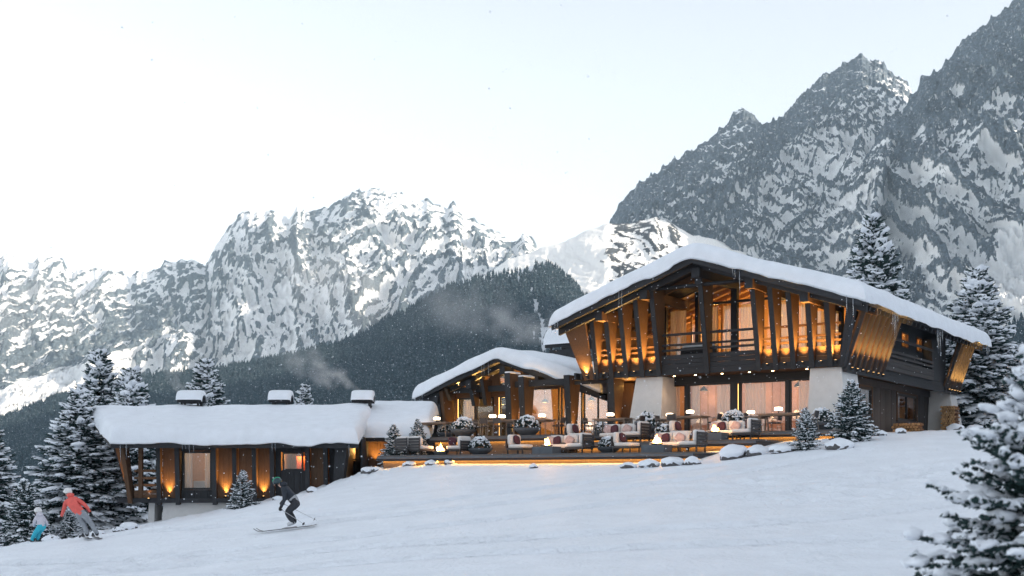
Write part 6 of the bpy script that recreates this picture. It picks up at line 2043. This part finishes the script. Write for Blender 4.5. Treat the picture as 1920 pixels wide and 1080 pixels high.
ski_pole('ski pole in the left hand of the child', (KX + 0.01, KY + 0.15, KZ + 0.5), (KX + 0.16, KY - 0.1, KZ + 0.04))
ski_pole('ski pole in the right hand of the child', (KX + 0.38, KY + 0.37, KZ + 0.5), (KX + 0.62, KY + 0.3, KZ + 0.08))


# ------------------------------------------------------------------ chimney smoke
def smoke(label, p0, p1, r, dens, seed, cat='smoke'):
    """a plume from p0 drifting to p1, a real volume that widens along the way"""
    p0, p1 = Vector(p0), Vector(p1)
    d = p1 - p0
    L = d.length
    m = bpy.data.materials.new('smoke_%d' % seed)
    m.use_nodes = True
    nt = m.node_tree
    nt.nodes.clear()
    N = nt.nodes.new
    lk = nt.links.new
    out = N('ShaderNodeOutputMaterial'); vol = N('ShaderNodeVolumePrincipled')
    vol.inputs['Color'].default_value = (0.9, 0.88, 0.86, 1)
    tc = N('ShaderNodeTexCoord')
    n1 = N('ShaderNodeTexNoise'); n1.inputs['Scale'].default_value = 1.1 / r; n1.inputs['Detail'].default_value = 4
    mp = N('ShaderNodeMapping'); mp.inputs['Location'].default_value = (seed * 3.1, seed * 1.7, 0)
    lk(tc.outputs['Object'], mp.inputs[0]); lk(mp.outputs[0], n1.inputs['Vector'])
    wv = N('ShaderNodeVectorMath'); wv.operation = 'SUBTRACT'; wv.inputs[1].default_value = (0.5, 0.5, 0.5)
    lk(n1.outputs['Color'], wv.inputs[0])
    ws = N('ShaderNodeVectorMath'); ws.operation = 'SCALE'; ws.inputs['Scale'].default_value = r * 1.5
    lk(wv.outputs[0], ws.inputs[0])
    ad = N('ShaderNodeVectorMath'); ad.operation = 'ADD'
    lk(tc.outputs['Object'], ad.inputs[0]); lk(ws.outputs[0], ad.inputs[1])
    sp = N('ShaderNodeSeparateXYZ'); lk(ad.outputs[0], sp.inputs[0])

    def math_(op, a, b=None, c=None):
        q = N('ShaderNodeMath'); q.operation = op
        for i, x in enumerate((a, b, c)):
            if x is None: continue
            if isinstance(x, (int, float)): q.inputs[i].default_value = x
            else: lk(x, q.inputs[i])
        return q.outputs[0]
    t = math_('DIVIDE', sp.outputs[0], L)
    # the column leaves the flue steeply, then bends with the drift
    bend = math_('MULTIPLY', math_('POWER', math_('MAXIMUM', t, 0.0), 0.5), L * 0.0)
    rad = math_('MULTIPLY_ADD', math_('POWER', math_('MAXIMUM', t, 0.0), 0.7), r * 0.85, r * 0.15)
    rr = math_('SQRT', math_('ADD', math_('POWER', math_('ABSOLUTE', sp.outputs[1]), 2.0), math_('POWER', math_('ABSOLUTE', math_('SUBTRACT', sp.outputs[2], bend)), 2.0)))
    core = math_('MAXIMUM', math_('SUBTRACT', 1.0, math_('DIVIDE', rr, rad)), 0.0)
    fade = math_('MULTIPLY', math_('MINIMUM', math_('MAXIMUM', math_('MULTIPLY', t, 12.0), 0.0), 1.0), math_('MAXIMUM', math_('SUBTRACT', 1.0, math_('MULTIPLY', t, 1.08)), 0.0))
    n2 = N('ShaderNodeTexNoise'); n2.inputs['Scale'].default_value = 2.2 / r; n2.inputs['Detail'].default_value = 5
    lk(mp.outputs[0], n2.inputs['Vector'])
    puff = math_('MAXIMUM', math_('MULTIPLY', math_('SUBTRACT', n2.outputs['Fac'], 0.38), 4.0), 0.0)
    lk(math_('MULTIPLY', math_('MULTIPLY', math_('MULTIPLY', core, puff), fade), dens), vol.inputs['Density'])
    lk(vol.outputs[0], out.inputs['Volume'])
    o = MB().box(-0.02 * L, L * 1.0, -r * 1.25, r * 1.25, -r * 1.25, r * 1.25).build('chimney_smoke', m)
    o.location = p0
    o.rotation_euler = d.to_track_quat('X', 'Z').to_euler()
    tag(o, label, cat, 'smoke drifting from the chimneys', 'stuff')
    return o


def wp(px, py, Y):
    return W(px, py, Y)


smoke('thin smoke rising from the leftmost chimney', wp(345, 742, 59.4), wp(306, 672, 60), 0.62, 1.6, 1)
smoke('smoke drifting left from the right chimney of the guest wing', wp(676, 734, 59.4), wp(500, 645, 62), 1.35, 1.1, 2)
smoke('long pale smoke drifting left from the chimney behind the pavilion', wp(1062, 618, 66), wp(745, 560, 72), 2.6, 0.55, 3)

for lab_, a_, b_, rr_, dn_, sd_ in (('thin mist lying on the slopes of the left mountain range', wp(-60, 620, 2300), wp(230, 500, 2450), 130, 0.007, 4), ('thin mist below the highest peak of the left range', wp(760, 600, 2300), wp(470, 440, 2450), 140, 0.006, 5)):
    o = smoke(lab_, a_, b_, rr_, dn_, sd_, 'mist')
    o.name = 'mist'; del o['group']

# ------------------------------------------------------------------ falling snow
nfl = 7000
c = np.stack([RNG.uniform(-24, 26, nfl), RNG.uniform(9, 58, nfl), RNG.uniform(-2.5, 15, nfl)], -1)
c = c[c[:, 2] > gz_np(c[:, 0], c[:, 1]) + 0.3]
r_ = RNG.uniform(0.006, 0.013, len(c)) * (0.75 + c[:, 1] / 60)
base = np.array([(1, 0, 0), (-1, 0, 0), (0, 1, 0), (0, -1, 0), (0, 0, 1), (0, 0, -1)], float)
ft = np.array([(0, 2, 4), (2, 1, 4), (1, 3, 4), (3, 0, 4), (2, 0, 5), (1, 2, 5), (3, 1, 5), (0, 3, 5)])
V_ = c[:, None] + base[None] * r_[:, None, None]
sf_ = inst('falling_snow', np_mesh('falling_snow', V_.reshape(-1, 3), (ft[None] + (np.arange(len(c)) * 6)[:, None, None]).reshape(-1, 3), SNOWT))
tag(sf_, 'light snowflakes falling through the air', 'snowfall', kind='stuff')
